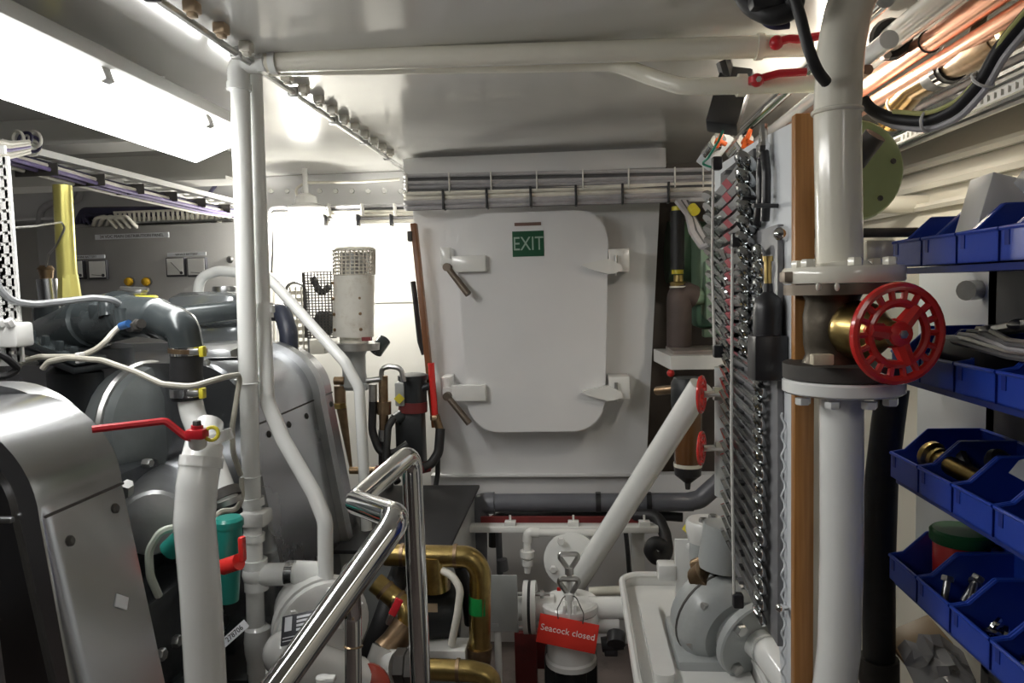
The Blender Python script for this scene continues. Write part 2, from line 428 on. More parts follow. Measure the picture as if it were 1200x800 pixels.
obj('door_plate', hb, M_trunk, t)
for py in (310, 461):
    a, b = W(530, py - 10, 2.84), W(570, py + 8, 2.84)
    lb = obj('latch_bar', B().bb((a.x, 2.822, b.z), (b.x, 2.856, a.z), .003).bb((W(519, py, 2.84).x, 2.838, b.z + .012), (a.x, 2.858, a.z - .01)), M_white, t)
    q = W(521, py - 5, 2.87); obj('latch_lug', B().bb((q.x - .012, 2.85, q.z - .02), (q.x + .025, 2.98, q.z + .05), .004), M_white, t)
    h0 = W(524, py + 3, 2.82); h1 = W(549, py + 35, 2.79) if py < 400 else W(550, py + 35, 2.79)
    hd = obj('latch_handle', B().tube([h0, h0.lerp(h1, .3), h1], lambda s: .0115 + .002 * s, 0, 10), mat('dull_bronze_handle', (.14, .11, .085), .45, .5, var=.2), t)
    obj('handle_hub', B().cyl(h0 + V((0, -.014, 0)), (h0.x, 2.842, h0.z), .016), MATS['dull_bronze_handle'], t)
for py in (307, 456):
    a = W(713, py - 15, 2.86); b = W(738, py + 11, 2.86)
    hg = obj('hinge_block', B().bb((a.x, 2.845, b.z), (b.x, 2.98, a.z), .004), M_white, t)
    # wedge shaped strap lying on the door
    pl = [W(px, py + dy_, 2.82) for px, dy_ in ((681, 4), (684, 2), (713, -4), (728, 3), (730, 10), (720, 13), (712, 14), (690, 8))]
    sm = Matrix(((1, 0, 0, 0), (0, 0, 1, 2.822), (0, 1, 0, 0), (0, 0, 0, 1)))
    obj('hinge_strap', B().prism([(p.x, p.z) for p in pl], sm, .032), M_white, t)
    obj('hinge_pin', B().cyl(W(722, py + 15, 2.83), W(722, py - 8, 2.83), .007, n=10), M_steel, t)
obj('brown_nameplate', B().bb(W(603, 265, 2.857), W(634, 260, 2.853)), mat('brown_plate', (.16, .09, .07), .4), t)
sg = obj('exit_sign', B().bb(W(601, 301, 2.857), W(637, 270, 2.853)), M_exit, t)
text('exit_lettering', 'EXIT', .068, M_lumi, front(W(619, 286, 2.8524)) @ Matrix.Diagonal((.86, 1.1, 1, 1)), sg)

# ------------------------------------------------------------------ cable bundles
def bundle(name, label, cat, lanes, tie_pts, tie_mat, mats, r, group=None):
    """lanes: list of polylines; ties: (centre, size)"""
    loc = V(lanes[0][0]); t = thing(name, label, cat, loc, group)
    for k, pl in enumerate(lanes):
        obj('cable', B().tube(pl, r, .03, 6, 4), mats[k % len(mats)], t)
    for c, s in tie_pts: obj('cable_tie', B().box(c, s, .002), tie_mat, t)
    return t
def lanesXZ(p0, p1, rows, cols, r, extra0=None, extra1=None, jit=.15):
    out = []
    for i in range(rows):
        for j in range(cols):
            o = V((0, (j + .5 * (i % 2)) * 2 * r, -i * 1.8 * r)); o += V((0, random.uniform(-1, 1) * r * jit, random.uniform(-1, 1) * r * jit))
            pl = [V(p0) + o, V(p0).lerp(V(p1), .4) + o + V((0, 0, random.uniform(-1, 1) * r * jit * 2)), V(p1) + o]
            if extra0: pl = [V(e) + o for e in extra0] + pl
            if extra1: pl = pl + [V(e) + o for e in extra1]
            out.append(pl)
    return out
YB = 2.78
a, b = W(474, 206, YB), W(838, 198, YB)
ties = []
for px in (477, 528, 578, 632, 686, 739, 792, 824):
    q = a.lerp(b, (px - 474) / 364); ties.append((q + V((0, .008, -.028)), (.005, .044, .074)))
bundle('grey_cable_bundle', 'bundle of grey cables strapped along the top of the white hatch trunk', 'cables',
       lanesXZ(a, b, 5, 2, .0078, extra0=[a + V((-.015, .10, .0))], extra1=[b + V((.08, .1, -.05))]), ties, M_cord, [M_cabg, M_cabg, M_rack], .0078)
a, b = W(474, 227, YB), W(838, 215, YB)
ties = []
for px in (521, 573, 625, 678, 732, 785):
    q = a.lerp(b, (px - 474) / 364); ties.append((q + V((0, .010, -.027)), (.009, .050, .076)))
bundle('cream_cable_bundle', 'cream and black cables tied together below the grey bundle above the hatch', 'cables',
       lanesXZ(a, b, 4, 2, .0098, extra0=[a + V((-.02, .12, .02))], extra1=[b + V((.08, .1, -.06))]), ties, M_blackp, [M_cabw, M_cabw, M_cabw, M_cabg, M_cabg, M_cabw, M_cabg, M_rack], .0098)
a, b = W(316, 243, 3.2), W(488, 240, 3.2)
bundle('lamp_cable_bundle', 'grey cables running under the ceiling beam behind the bulkhead lamp', 'cables',
       lanesXZ(a, b, 3, 2, .0075, extra0=[W(314, 330, 3.2), W(316, 290, 3.2)]), [(W(px, 246, 3.185), (.006, .05, .055)) for px in (386, 425, 463)], M_cord, [M_cabg, M_cabw, M_rack], .0075)
a, b = W(334, 254, 3.2), W(488, 251, 3.2)
bundle('pale_cable_bundle', 'pale cables tied with black straps right of the bulkhead lamp', 'cables',
       lanesXZ(a, b, 3, 2, .0075, extra0=[W(322, 400, 3.2), W(322, 290, 3.2)]), [(W(px, 258, 3.185), (.008, .05, .05)) for px in (381, 420, 459)], M_blackp, [M_cabw, M_cabw, M_cabg], .0075)
# overhead tray on the port side
z = 1.875
t = thing('cable_ladder', 'pale steel cable ladder under the ceiling carrying violet cables', 'cable tray', (-1.5, 2.6, z))
for xx in (-1.50, -1.40): obj('side_rail', B().bb((xx - .004, 1.72, z + .008), (xx + .004, 3.27, z + .026)), M_white, t)
rg = None
for i in range(16):
    y = 1.8 + i * .095
    if rg is None: rg = obj('rung', B().bb((-.05, -.007, .012), (.05, .007, .018)), M_white, None, (0, 0, 0)); me = rg.data; rg.parent = t; rg.location = V((-1.45, y, z)) - V(t['_o'])
    else: inst('rung', me, t, Matrix.Translation(V((-1.45, y, z)) - V(t['_o'])))
lanes = []
for i in range(9):
    xo = -1.51 + i * .013; zz = 1.868 - (i % 3) * .011
    lanes.append([(xo, 1.6, zz + .02), (xo + random.uniform(-.01, .01), 2.2, zz - .004), (xo + random.uniform(-.012, .012), 2.8, zz - .012), (xo, 3.2, zz), (xo + .03, 3.25, zz - .10)])
bundle('violet_cable_bundle', 'violet and black cables slung below the ceiling cable ladder', 'cables', lanes,
       [((-1.45, y, 1.855), (.125, .004, .034)) for y in (1.9, 2.1, 2.3, 2.5, 2.7, 2.9, 3.1)], M_gasket, [M_cabv, M_cabd, M_cabw, M_cabv, M_cabd], .0062)
# knot of white cables at the near end of the tray
kc = W(34, 166, 1.80)
t = thing('cable_coil', 'coil of white cables hanging at the end of the ceiling ladder', 'cables', kc)
for i in range(5):
    obj('loop', B().torus(kc + V((random.uniform(-.02, .02), i * .016 - .03, random.uniform(-.012, .012))), (random.uniform(-.3, .3), 1, random.uniform(-.3, .3)), .019, .0042, 18, 6), [M_cabw, M_cabd][i % 2], t)
lanes = []
for i in range(5):
    p = [W(-30, 160 + i * 5, 1.55), W(10, 168 + i * 4, 1.7), W(34, 166 + i * 3, 1.78)]; lanes.append(p)
for k, pl in enumerate(lanes): obj('cable', B().tube(pl, .006, .03, 6), [M_cabw, M_cabw, M_cabv][k % 3], t)
# ceiling conduit
a, b = W(150, -26, 1.28), W(472, 197, 3.2)
a.z = b.z = 2.022; a.x = b.x = -.718
t = thing('ceiling_conduit', 'thin grey conduit clipped along the white ceiling', 'conduit', (a.x, 2.2, 2.022))
obj('conduit_pipe', B().tube([(a.x, .4, 2.022), (b.x, 3.22, 2.022)], .0075, 0, 8), M_steel, t)
for i in range(7):
    y = 1.25 + i * .32
    obj('saddle_clip', B().box((a.x, y, 2.024), (.028, .016, .026), .004), M_steel if i != 0 else M_blackp, t)
# ------------------------------------------------------------------ distribution panel
YP = 3.15
a, b = W(42, 268, YP), W(300, 430, YP)
t = thing('distribution_panel', 'grey enamel distribution panel with four dial meters and amber buttons', 'electrical panel', (a.lerp(b, .5).x, YP + .12, .35))
obj('cabinet', B().bb((a.x, YP, .35), (b.x, YP + .24, a.z), .006), M_panel, t)
p0, p1 = W(112, 281, YP), W(198, 272, YP)
ti = obj('title_plate', B().bb((p0.x, YP - .003, p0.z), (p1.x, YP, p1.z)), M_label, t)
text('title_lettering', '24 VDC MAIN DISTRIBUTION PANEL', .0185, M_ink, front(p0.lerp(p1, .5) + V((0, -.0032, 0))), ti)
for k, (px, ttl) in enumerate(((90.5, 'ENGINE BATTERY'), (117, ''), (208, 'SERVICE BATTERY'), (232.5, ''))):
    c = W(px, 316 if k < 2 else 313, YP)
    g = obj('meter', B().box(c + V((0, -.008, 0)), (.088, .02, .085), .003), M_ink, t)
    obj('dial_face', B().box(c + V((0, -.0185, .002)), (.076, .002, .073)), M_face, g)
    s = -1 if k % 2 == 0 else 1
    obj('needle', B().tube([c + V((.028, -.0205, -.028)), c + V((-.018, -.0205, .022)) if k % 2 == 0 else c + V((-.026, -.0205, -.022))], .0013, 0, 5), M_ink, g)
    obj('pivot', B().cyl(c + V((.028, -.019, -.026)), c + V((.028, -.0225, -.026)), .007, n=10), M_ink, g)
    if ttl:
        c2 = c + V((.047, 0, .056)); pt = obj('meter_plate', B().box(c2 + V((0, -.0015, 0)), (.18, .003, .016)), M_label, t)
        text('meter_lettering', ttl, .013, M_ink, front(c2 + V((0, -.0032, 0))), pt)
for px, py in ((152.5, 330), (172.5, 330)):
    c = W(px, py, YP); bt = obj('button', B().lathe(c, (0, -1, 0), [(.020, 0), (.020, .012), (.016, .022), (.006, .026)], 16), M_amber, t)
    obj('bezel', B().lathe(c, (0, -1, 0), [(.024, 0), (.024, .006), (.020, .007)], 16), M_steel, bt)
c = W(270, 304, YP); obj('key_lock', B().lathe(c, (0, -1, 0), [(.016, 0), (.016, .006), (.009, .012)], 14), M_steel, t)
# ball lamp / knob on top of panel
c = W(256, 262, 3.2)
t = single('knob_stand', B().cyl(c, W(256, 252, 3.2), .014, .010).sph(W(256, 250, 3.2), .024), M_cream, 'cream ball topped stand on the distribution panel', 'knob')
# dark cables crowding above the panel
lanes = []
for i in range(12):
    y = YP + .02 + (i % 3) * .03; q = random.uniform(-3, 3)
    lanes.append([W(88 + i * 2, 262, y), W(96, 247 + q + i * .8, y), W(150, 246 + q + i, y), W(210, 246 + q + i * .8, y), W(238, 240 + q, y), W(246, 226, y), W(256, 212, 3.26)])
bundle('dark_cable_bundle', 'thick dark blue cables crowded on top of the distribution panel', 'cables', lanes, [], M_cord, [M_cabd, M_cabd, M_blackp], .0095)
t = thing('terminal_comb', 'white toothed cable clamp row above the distribution panel title', 'cable rack', W(180, 262, YP + .06))
a, b = W(135, 261, YP + .02), W(270, 259, YP + .02)
obj('base_rail', B().bb((a.x, YP + .0, a.z - .008), (b.x, YP + .05, a.z)), M_steel, t)
obj('upper_rail', B().bb((a.x, YP + .01, a.z + .040), (b.x, YP + .02, a.z + .05)), M_cabw, t)
for i in range(24):
    x = a.x + (b.x - a.x) * (i + .5) / 24
    obj('tooth', B().bb((x - .005, YP + .004, a.z), (x + .005, YP + .02, a.z + .042)), M_cabw, t)
for k in range(4):
    s = single('pale_cable', B().tube([W(108 + k * 8, 268, YP + .03), W(112 + k * 8, 256, YP - .01), W(124 + k * 8, 253, YP - .01), W(134 + k * 8, 264, YP - .005), W(142 + k * 8, 270, YP + .02)], .0085, .03, 8), M_cabw,
               'pale cable looping over the panel top, %s from the yellow tube' % ORD[k], 'cable', 'pale cables looping over the panel top')
single('wall_hose', B().tube([W(46, 262, 3.25), W(48, 245, 3.25), W(60, 238, 3.25), W(92, 236, 3.25), W(96, 215, 3.25), W(90, 190, 3.25)], .016, .06, 10), M_cabg, 'grey hose bent over beside the yellow tube near the dark wall', 'hose')
# ------------------------------------------------------------------ engine on the port side
XZ = Matrix(((1, 0, 0, 0), (0, 0, -1, 0), (0, 1, 0, 0), (0, 0, 0, 1)))
def hood_prof(cx, cz, r, zb, left, slope=.155, k=12):
    p = [(left, cz + r)]
    for i in range(k + 1):
        a = PI / 2 * (1 - i / k); p.append((cx + r * math.cos(a), cz + r * math.sin(a)))
    p += [(cx + r + slope * (cz - zb), zb), (left, zb)]
    return p
def hood_seg(p, y0, y1):
    m = XZ.copy(); m.translation = V((0, y1, 0)); return B().prism(p, m, y1 - y0)
def side_x(cx, cz, r, z, slope=.155): return cx + r + slope * max(cz - z, 0)
CX, CZ, RR = -.938, 1.182, .160
t = thing('engine_hood', 'nearest rounded brushed steel engine hood, end face tinted with a dark reflection', 'engine cover', (-1.05, 1.16, .35))
hb = hood_seg(hood_prof(CX, CZ, RR, .35, -1.40), .975, 1.170)
bmesh.ops.bevel(hb.bm, geom=[e for e in hb.bm.edges if abs(e.verts[0].co.y - .975) < 1e-4 and abs(e.verts[1].co.y - .975) < 1e-4], offset=.030, segments=4, affect='EDGES', profile=.5)
obj('steel_hood', hb, M_alu, t)
obj('end_frame', hood_seg(hood_prof(CX, CZ, RR - .036, .39, -1.39), .968, .990), mat('steel_with_dark_reflection', (.20, .20, .21), .16, 1, var=.15, vscale=4), t)  # polished steel end, its dark reflection put into the base colour
obj('back_hood', hood_seg(hood_prof(-1.022, CZ, RR + .014, .4, -1.42), 1.185, 1.24), M_alu2, t)
obj('seam_strip', B().bb((side_x(CX, CZ, RR, 1.185) - .004, .985, 1.183), (side_x(CX, CZ, RR, 1.185) + .0022, 1.172, 1.187)), M_gasket, t)
obj('front_seam', B().bb((-1.35, .962, 1.182), (-.812, .972, 1.191), .003), M_alu2, t)
for k in range(3):
    obj('front_rib', B().cyl((-.86 - k * .055, .972, 1.16), (-.82 - k * .055, .972, .40), .006, n=8), M_alu2, t)
for (y, z) in ((1.140, 1.150), (1.025, 1.135), (1.14, .70), (1.02, .70)):
    x = side_x(CX, CZ, RR, z); obj('screw', B().lathe((x - .002, y, z), (1, 0, .22), [(.0085, 0), (.0085, .004), (.005, .007)], 12), M_gasket, t)
x = side_x(CX, CZ, RR, 1.005)
bx_ = B(); bx_.boxm(MX((x + .0012, 1.105, 1.005), (1, 0, .22), (0, 1, -.75)), (.030, .020, .002)); obj('sticker', bx_, M_label, t)
# far hood: two segments with a raised rim between
t = thing('engine_hood', 'further rounded steel engine hood with raised rim behind the white bent pipe', 'engine cover', (-1.05, 2.05, .55))
obj('rear_section', hood_seg(hood_prof(CX, CZ, RR, .55, -1.40), 1.68, 2.10), M_alu, t)
obj('front_section', hood_seg(hood_prof(CX, CZ, RR, .55, -1.40), 2.12, 2.26), M_alu, t)
obj('rim', hood_seg(hood_prof(CX, CZ, RR + .022, .54, -1.40), 2.095, 2.140), M_alu2, t)
for y0, y1 in ((1.678, 2.094), (2.14, 2.262)):
    x = side_x(CX, CZ, RR, 1.185); obj('seam_strip', B().bb((x - .004, y0, 1.183), (x + .0022, y1, 1.187)), M_gasket, t)
for y in (1.76, 1.89, 2.02, 2.17, 2.235):
    x = side_x(CX, CZ, RR, 1.150); obj('screw', B().lathe((x - .002, y, 1.150), (1, 0, .22), [(.009, 0), (.009, .004), (.005, .007)], 12), M_gasket, t)
for y in (2.17, 2.235):
    x = side_x(CX, CZ, RR, .62); obj('screw', B().lathe((x - .002, y, .62), (1, 0, .22), [(.009, 0), (.009, .004), (.005, .007)], 12), M_gasket, t)
# block
t = thing('engine_block', 'dark grey engine block between the two steel hoods', 'engine', (-1.2, 1.6, .1))
obj('crankcase', B().bb((-1.75, 1.26, .1), (-.90, 1.665, .86), .02), M_dark2, t)
obj('cylinder_block', B().bb((-1.70, 1.26, .84), (-1.0, 1.665, 1.12), .02), M_dark2, t)
obj('side_rail', B().bb((-.92, 1.27, .60), (-.86, 1.66, .66), .01), M_dark, t)
obj('sump_bulge', B().cyl((-.95, 1.27, .42), (-.95, 2.2, .42), .10, n=20), M_dark, t)
for i in range(6):
    obj('block_bolt', B().hexh((-.90, 1.32 + i * .06, .74), (1, 0, 0), .014, .014), M_steel, t)
# big dark casting with elbow leading to the hose
t = thing('exhaust_elbow', 'dark grey cast elbow housing with bolted flange above the engine', 'engine part', W(140, 420, 1.62))
obj('elbow', B().tube([W(118, 378, 1.66), W(150, 370, 1.60), W(186, 373, 1.54), W(214, 384, 1.50), W(220, 412, 1.50)],
                      lambda s: .052 - .018 * s, .03, 18), M_dark, t)
obj('housing', B().tube([W(64, 400, 1.80), W(84, 391, 1.76), W(112, 376, 1.70), W(142, 369, 1.63)], lambda s: .070 - .012 * s, .05, 20), M_dark, t)
hb = B(); hb.boxm(MX(W(134, 364, 1.62), (.1, -.3, .9), (1, 0, -.1)), (.09, .08, .06), .018); obj('raised_block', hb, M_dark, t)
e1 = W(116, 420, 1.60) - W(56, 397, 1.66); nn = e1.cross(V((.12, 1, .1))).normalized()
if nn.z < 0: nn = -nn
fc = W(86, 408, 1.68)
fl = B(); fl.boxm(MX(fc, nn, e1), (e1.length * 1.05, .13, .020), .006); obj('flange_plate', fl, M_dark, t)
fl = B(); fl.boxm(MX(fc - nn * .022, nn, e1), (e1.length * 1.05, .13, .018), .006); obj('flange_plate', fl, M_dark2, t)
fm_ = MX(fc, nn, e1)
for qx in (-.42, -.14, .14, .42): obj('flange_bolt', B().hexh(fm_ @ V((qx * e1.length, -.052 if (fm_ @ V((0, -.05, 0))).y < fc.y else .052, .009)), nn, .010, .022), M_dark, t)
obj('boss', B().cyl(W(147, 384, 1.54), W(143, 362, 1.54), .022, .018), M_dark, t)
obj('boss', B().cyl(W(128, 372, 1.57), W(127, 355, 1.58), .022, .022), M_dark, t)
obj('sensor', B().cyl(W(152, 384, 1.50), W(166, 379, 1.47), .010).hexh(W(160, 382, 1.48), (.6, -.5, .2), .014, .012), M_gasket, t)
obj('plug', B().cyl(W(142, 382, 1.49), W(151, 379, 1.475), .008), mat('blue_plug', (.03, .12, .35), .4), t)
obj('outlet_lip', B().cyl(W(220, 408, 1.50), W(220, 413, 1.50), .040), M_bronze, t)
t = thing('oil_filter', 'dark upright filter canister beneath the cast elbow', 'engine part', W(108, 540, 1.72))
obj('canister', B().lathe(W(108, 545, 1.72), (0, 0, 1), [(.06, 0), (.085, .015), (.085, .24), (.06, .262)], 24), M_dark2, t)
obj('filter_head', B().cyl(W(108, 425, 1.72), W(108, 405, 1.72), .095, n=24), M_dark2, t)
obj('clip', B().tube([W(104, 505, 1.60), W(116, 500, 1.6), W(118, 482, 1.6)], .005, .02, 8), M_steel, t)
t = thing('turbo_housing', 'round grey turbine housing beside the black rubber hose', 'engine part', W(170, 500, 1.70))
o = W(176, 495, 1.72)
obj('scroll', B().lathe(o - V((.06, 0, 0)), (1, -.25, 0), [(.05, -.05), (.10, -.03), (.142, .02), (.150, .07), (.142, .105), (.10, .12), (.07, .13)], 30), mat('grey_casting', (.20, .22, .225), .32, .4, var=.2, vscale=10, bump=.15, coat=.2), t)
obj('band', B().torus(o + V((.012, -.02, 0)), (1, -.25, 0), .148, .010, 30, 6), M_steel, t)
for a in (2.2, 2.9, 3.6):
    obj('housing_bolt', B().hexh(o + V((.06, -.145 * math.cos(a - 2.9) * .3, 0)) + V((0, -.12 * math.sin(a), .12 * math.cos(a))), (1, -.2, 0), .011, .02), M_steel, t)
t = thing('starter_motor', 'pale grey cylindrical starter motor below the turbine housing', 'engine part', W(180, 620, 1.45))
obj('motor_body', B().cyl(W(180, 612, 1.38), W(190, 570, 1.72), .066, n=24), M_alu2, t)
obj('end_cap', B().lathe(W(180, 612, 1.38), W(180, 612, 1.38) - W(190, 570, 1.72), [(.066, 0), (.060, .012), (.03, .018)], 24), M_alu2, t)
obj('terminal', B().hexh(W(149, 577, 1.28), (.4, -.5, .7), .012, .028), M_steel, t)
# header tank and head block behind
t = thing('coolant_tank', 'rounded grey coolant tank with filler cap behind the twin white pipes', 'tank', W(255, 395, 2.25))
obj('tank_body', B().box(W(254, 361, 2.35), (.25, .24, .11), .045), mat('tank_grey', (.24, .26, .27), .22, .4, coat=.4), t)
obj('lower_body', B().box(W(266, 392, 2.40), (.20, .22, .12), .04), MATS['tank_grey'], t)
obj('filler_neck', B().cyl(W(263, 347, 2.33), W(263, 339, 2.33), .030), M_steel, t)
obj('cap', B().lathe(W(263, 341, 2.33), (0, 0, 1), [(.038, 0), (.038, .010), (.035, .016), (.02, .017)], 16), M_alu2, t)
single('grey_crossover_pipe', B().tube([W(176, 374, 1.9), W(215, 370, 1.98), W(300, 361, 2.1)], .030, .05, 14), M_dark, 'dark grey horizontal pipe running behind the cast elbow to the white pipes', 'pipe')
t = thing('cylinder_head_cover', 'bright cast aluminium head cover with bolted end beside the white pole', 'engine part', W(275, 440, 1.95))
obj('cover', B().box(W(258, 425, 1.84), (.17, .20, .10), .03), M_alu2, t)
hb = B(); hb.box(W(257, 440, 1.73), (.15, .03, .09), .025); obj('end_plate', hb, M_alu2, t)
for px, py in ((252, 443), (246, 425), (283, 448)): obj('cover_bolt', B().hexh(W(px - 4, py, 1.713), (0, -1, 0), .011, .014), M_steel, t)
t = thing('fuel_rail_cap', 'yellow and blue capped fitting on the top of the cast elbow', 'fitting', W(165, 360, 1.85))
q = W(158, 353, 1.85)
obj('blue_body', B().box(q, (.06, .05, .03), .008), mat('blue_cap', (.02, .05, .35), .4), t)
obj('yellow_cap', B().box(q + V((.035, -.01, .004)), (.05, .05, .022), .006), M_yel, t)
obj('clamp', B().box(q + V((0, -.01, .024)), (.07, .03, .016), .005).cyl(q + V((-.03, -.01, .035)), q + V((.045, -.01, .03)), .006), M_steel, t)
single('dark_radiator_hose', B().tube([W(318, 366, 2.3), W(331, 366, 2.25), W(338, 388, 2.2), W(339, 415, 2.2)], .028, .05, 14), mat('navy_hose', (.02, .024, .04), .45), 'thick black hose bending down just right of the twin white pipes', 'hose')

# ---- yellow tube, grey tube and bits on the far left
t = thing('yellow_tube', 'shiny yellow metal tube standing upright in front of panel', 'tube', W(82, 350, 1.9))
obj('upper_tube', B().cyl(W(73, 217, 1.9), W(79, 326, 1.9), .0235, .025, n=10), M_gold, t)
obj('lower_socket', B().cyl(W(80, 322, 1.9), W(82, 352, 1.9), .024, .030, n=8), M_gold, t)
t = thing('aluminium_tube', 'short aluminium tube with capped top beside the yellow tube', 'tube', W(56, 390, 1.95))
obj('tube_body', B().cyl(W(55, 327, 1.95), W(58, 352, 1.95), .027), M_alu, t)
obj('plug', B().cyl(W(55, 327, 1.95), W(54, 315, 1.95), .016, .020).cyl(W(54, 316, 1.95), W(54, 311, 1.95), .024, .015), M_bronze, t)
single('grey_canister', B().lathe(W(57, 395, 1.98), (0, 0, 1), [(.030, 0), (.036, .01), (.036, .095), (.032, .10)], 20), M_dark, 'dark grey canister below the aluminium tube', 'canister')
single('bent_wire', B().tube([W(12, 267, 1.5), W(40, 265, 1.6), W(72, 260, 1.85), W(76, 267, 1.86), W(66, 288, 1.87), W(57, 298, 1.9), W(54, 312, 1.93)], .0028, .02, 6), M_steel, 'thin bent wire hooked from the perforated strip around the yellow tube', 'wire')
# perforated strut
t = thing('perforated_strut', 'white perforated steel strut standing at the edge beside the engine', 'strut', W(14, 420, 1.42))
s0, s1 = W(6, 172, 1.42), W(13, 424, 1.42)
x0 = s1.x; zt, zb = s0.z, s1.z
h = zt - zb
pb = B()
for dx_ in (-.026, -.002, .022): pb.bb((x0 + dx_ - .006, 1.418, zb), (x0 + dx_ + .006, 1.424, zt - (.02 if dx_ > .01 else 0)))
for i in range(20):
    z = zb + h * i / 19.6
    pb.bb((x0 - .026, 1.418, z - .008), (x0 - .002, 1.424, z + .008)); pb.bb((x0 - .002, 1.418, z + .000), (x0 + .022, 1.424, z + .016))
obj('perforated_face', pb, M_white, t)
obj('edge_flange', B().bb((x0 - .030, 1.418, zb), (x0 - .026, 1.46, zt)), M_white, t)
q = W(14, 392, 1.40)
obj('foot_bracket', B().box(q, (.06, .05, .05), .006), M_white, t)
for k in range(3): obj('bracket_bolt', B().hexh(q + V((-.02 + .02 * k, -.024, .02)), (0, -.6, .8), .009, .014), M_white, t)
# cables over the engine
def cable(pts, r, m, label, name='cable', fil=.05, grp=None, n=8): return single(name, B().tube(pts, r, fil, n), m, label, 'cable', grp)
cable([W(-20, 300, 1.36), W(0, 340, 1.38), W(14, 353, 1.4), W(40, 357, 1.45), W(110, 349, 1.52), W(132, 351, 1.54), W(142, 358, 1.56)], .0078, M_cabk, 'thick grey cable sagging across the foot of the yellow tube')
c = cable([W(18, 437, 1.46), W(24, 424, 1.46), W(46, 418, 1.46), W(92, 418, 1.44), W(112, 410, 1.44), W(124, 400, 1.45), W(132, 390, 1.48), W(142, 381, 1.50)], .0062, M_cabt, 'cream cable rising from the engine to the blue sensor plug')
cable([W(50, 432, 1.43), W(56, 424, 1.43), W(80, 419, 1.42), W(120, 422, 1.41), W(160, 436, 1.40), W(190, 450, 1.39), W(225, 453, 1.39), W(262, 442, 1.42), W(279, 439, 1.6), W(281, 445, 1.6), W(272, 500, 1.56), W(273, 530, 1.56), W(282, 556, 1.6)], .0062, M_cabt, 'cream cable running from the engine across the black hose to the white pole')
q = W(94, 419, 1.425); single('cable_tie', B().box(q, (.010, .02, .022), .002), M_paper, 'small white cable tie joining the two cream cables', 'tie')
cable([W(-30, 402, 1.3), W(6, 418, 1.34), W(22, 432, 1.38), W(10, 440, 1.36), W(-20, 442, 1.34)], .007, M_blackr, 'black cable looping by the perforated strut above the steel hood')
cable([W(283, 560, 1.57), W(284, 585, 1.55), W(276, 598, 1.54), W(258, 598, 1.52), W(250, 610, 1.5)], .0062, M_cabt, 'cream cable hooking under the grey clamp by the white pole')
cable([W(205, 618, 1.30), W(188, 622, 1.28), W(174, 645, 1.27), W(176, 675, 1.27), W(186, 698, 1.29)], .0075, mat('pale_green_hose', (.55, .60, .52), .4), 'pale green loop of hose behind the near white valve pipe', 'hose')

# ---- rubber hose, white pipe and ball valve
t = thing('rubber_hose', 'ribbed black rubber hose with two steel clamps under the cast elbow', 'hose', W(219, 465, 1.5))
obj('hose_body', B().tube([W(220, 408, 1.5), W(218, 436, 1.5), W(221, 468, 1.5)], .0335, .05, 20), M_blackr, t)
for py in (411, 459):
    c = W(220, py, 1.5); cl = obj('hose_clamp', B().lathe(c - V((0, 0, .009)), (0, 0, 1), [(.0345, 0), (.0365, 0), (.0365, .018), (.0345, .018)], 24), M_chrome, t)
    obj('clamp_screw', B().box(c + V((.026, -.026, 0)), (.030, .014, .014), .003), M_steel, cl)
    obj('screw_cap', B().box(c + V((.046, -.024, 0)), (.010, .016, .022), .002), M_yel, cl)
t = thing('slanted_white_pipe', 'white painted pipe slanting down from the rubber hose', 'pipe', W(268, 600, 1.45))
obj('pipe_run', B().tube([W(221, 462, 1.5), W(226, 485, 1.495), W(246, 535, 1.47), W(266, 588, 1.45)], .026, .06, 18), M_pipe, t)
obj('end_clamp', B().cyl(W(262, 574, 1.455), W(266, 584, 1.45), .031), M_gasket, t)
obj('clamp_band', B().cyl(W(266, 584, 1.45), W(268, 590, 1.45), .029), M_steel, t)
t = thing('ball_valve', 'white ball valve on thick white pipe with long red lever', 'valve', W(235, 800, 1.1))
obj('valve_body', B().tube([W(246, 496, 1.16), W(240, 518, 1.13), W(234, 545, 1.11)], lambda s: .022 + .009 * s, .02, 18), M_pipe, t)
obj('collar', B().cyl(W(237, 535, 1.115), W(235, 547, 1.11), .034, n=20), M_pipe, t)
obj('collar', B().cyl(W(248, 508, 1.14), W(252, 520, 1.14), .031, n=18), M_pipe, t)
obj('pipe_run', B().tube([W(236, 536, 1.115), W(231, 568, 1.10), W(228, 610, 1.09), W(235, 690, 1.09), W(243, 830, 1.09)], .0315, .05, 22), M_pipe, t)
obj('stem_housing', B().cyl(W(232, 520, 1.085), W(231, 507, 1.07), .014), M_pipe, t)
lv = obj('lever', B().tube([W(224, 513, 1.06), W(218, 512, 1.058), W(194, 493, 1.05), W(108, 503, 1.0)], .0058, .012, 8), M_redlever, t)
obj('lever_hub', B().box(W(231, 508, 1.06), (.030, .022, .016), .004).cyl(W(231, 506, 1.06), W(231, 498, 1.06), .009), M_redlever, lv)
obj('hub_nut', B().hexh(W(231, 499, 1.06), (0, 0, 1), .007, .008), M_gasket, lv)
obj('yellow_tie', B().torus(W(248, 508, 1.065), (.2, -1, .3), .010, .003, 14, 6), M_yel, lv)
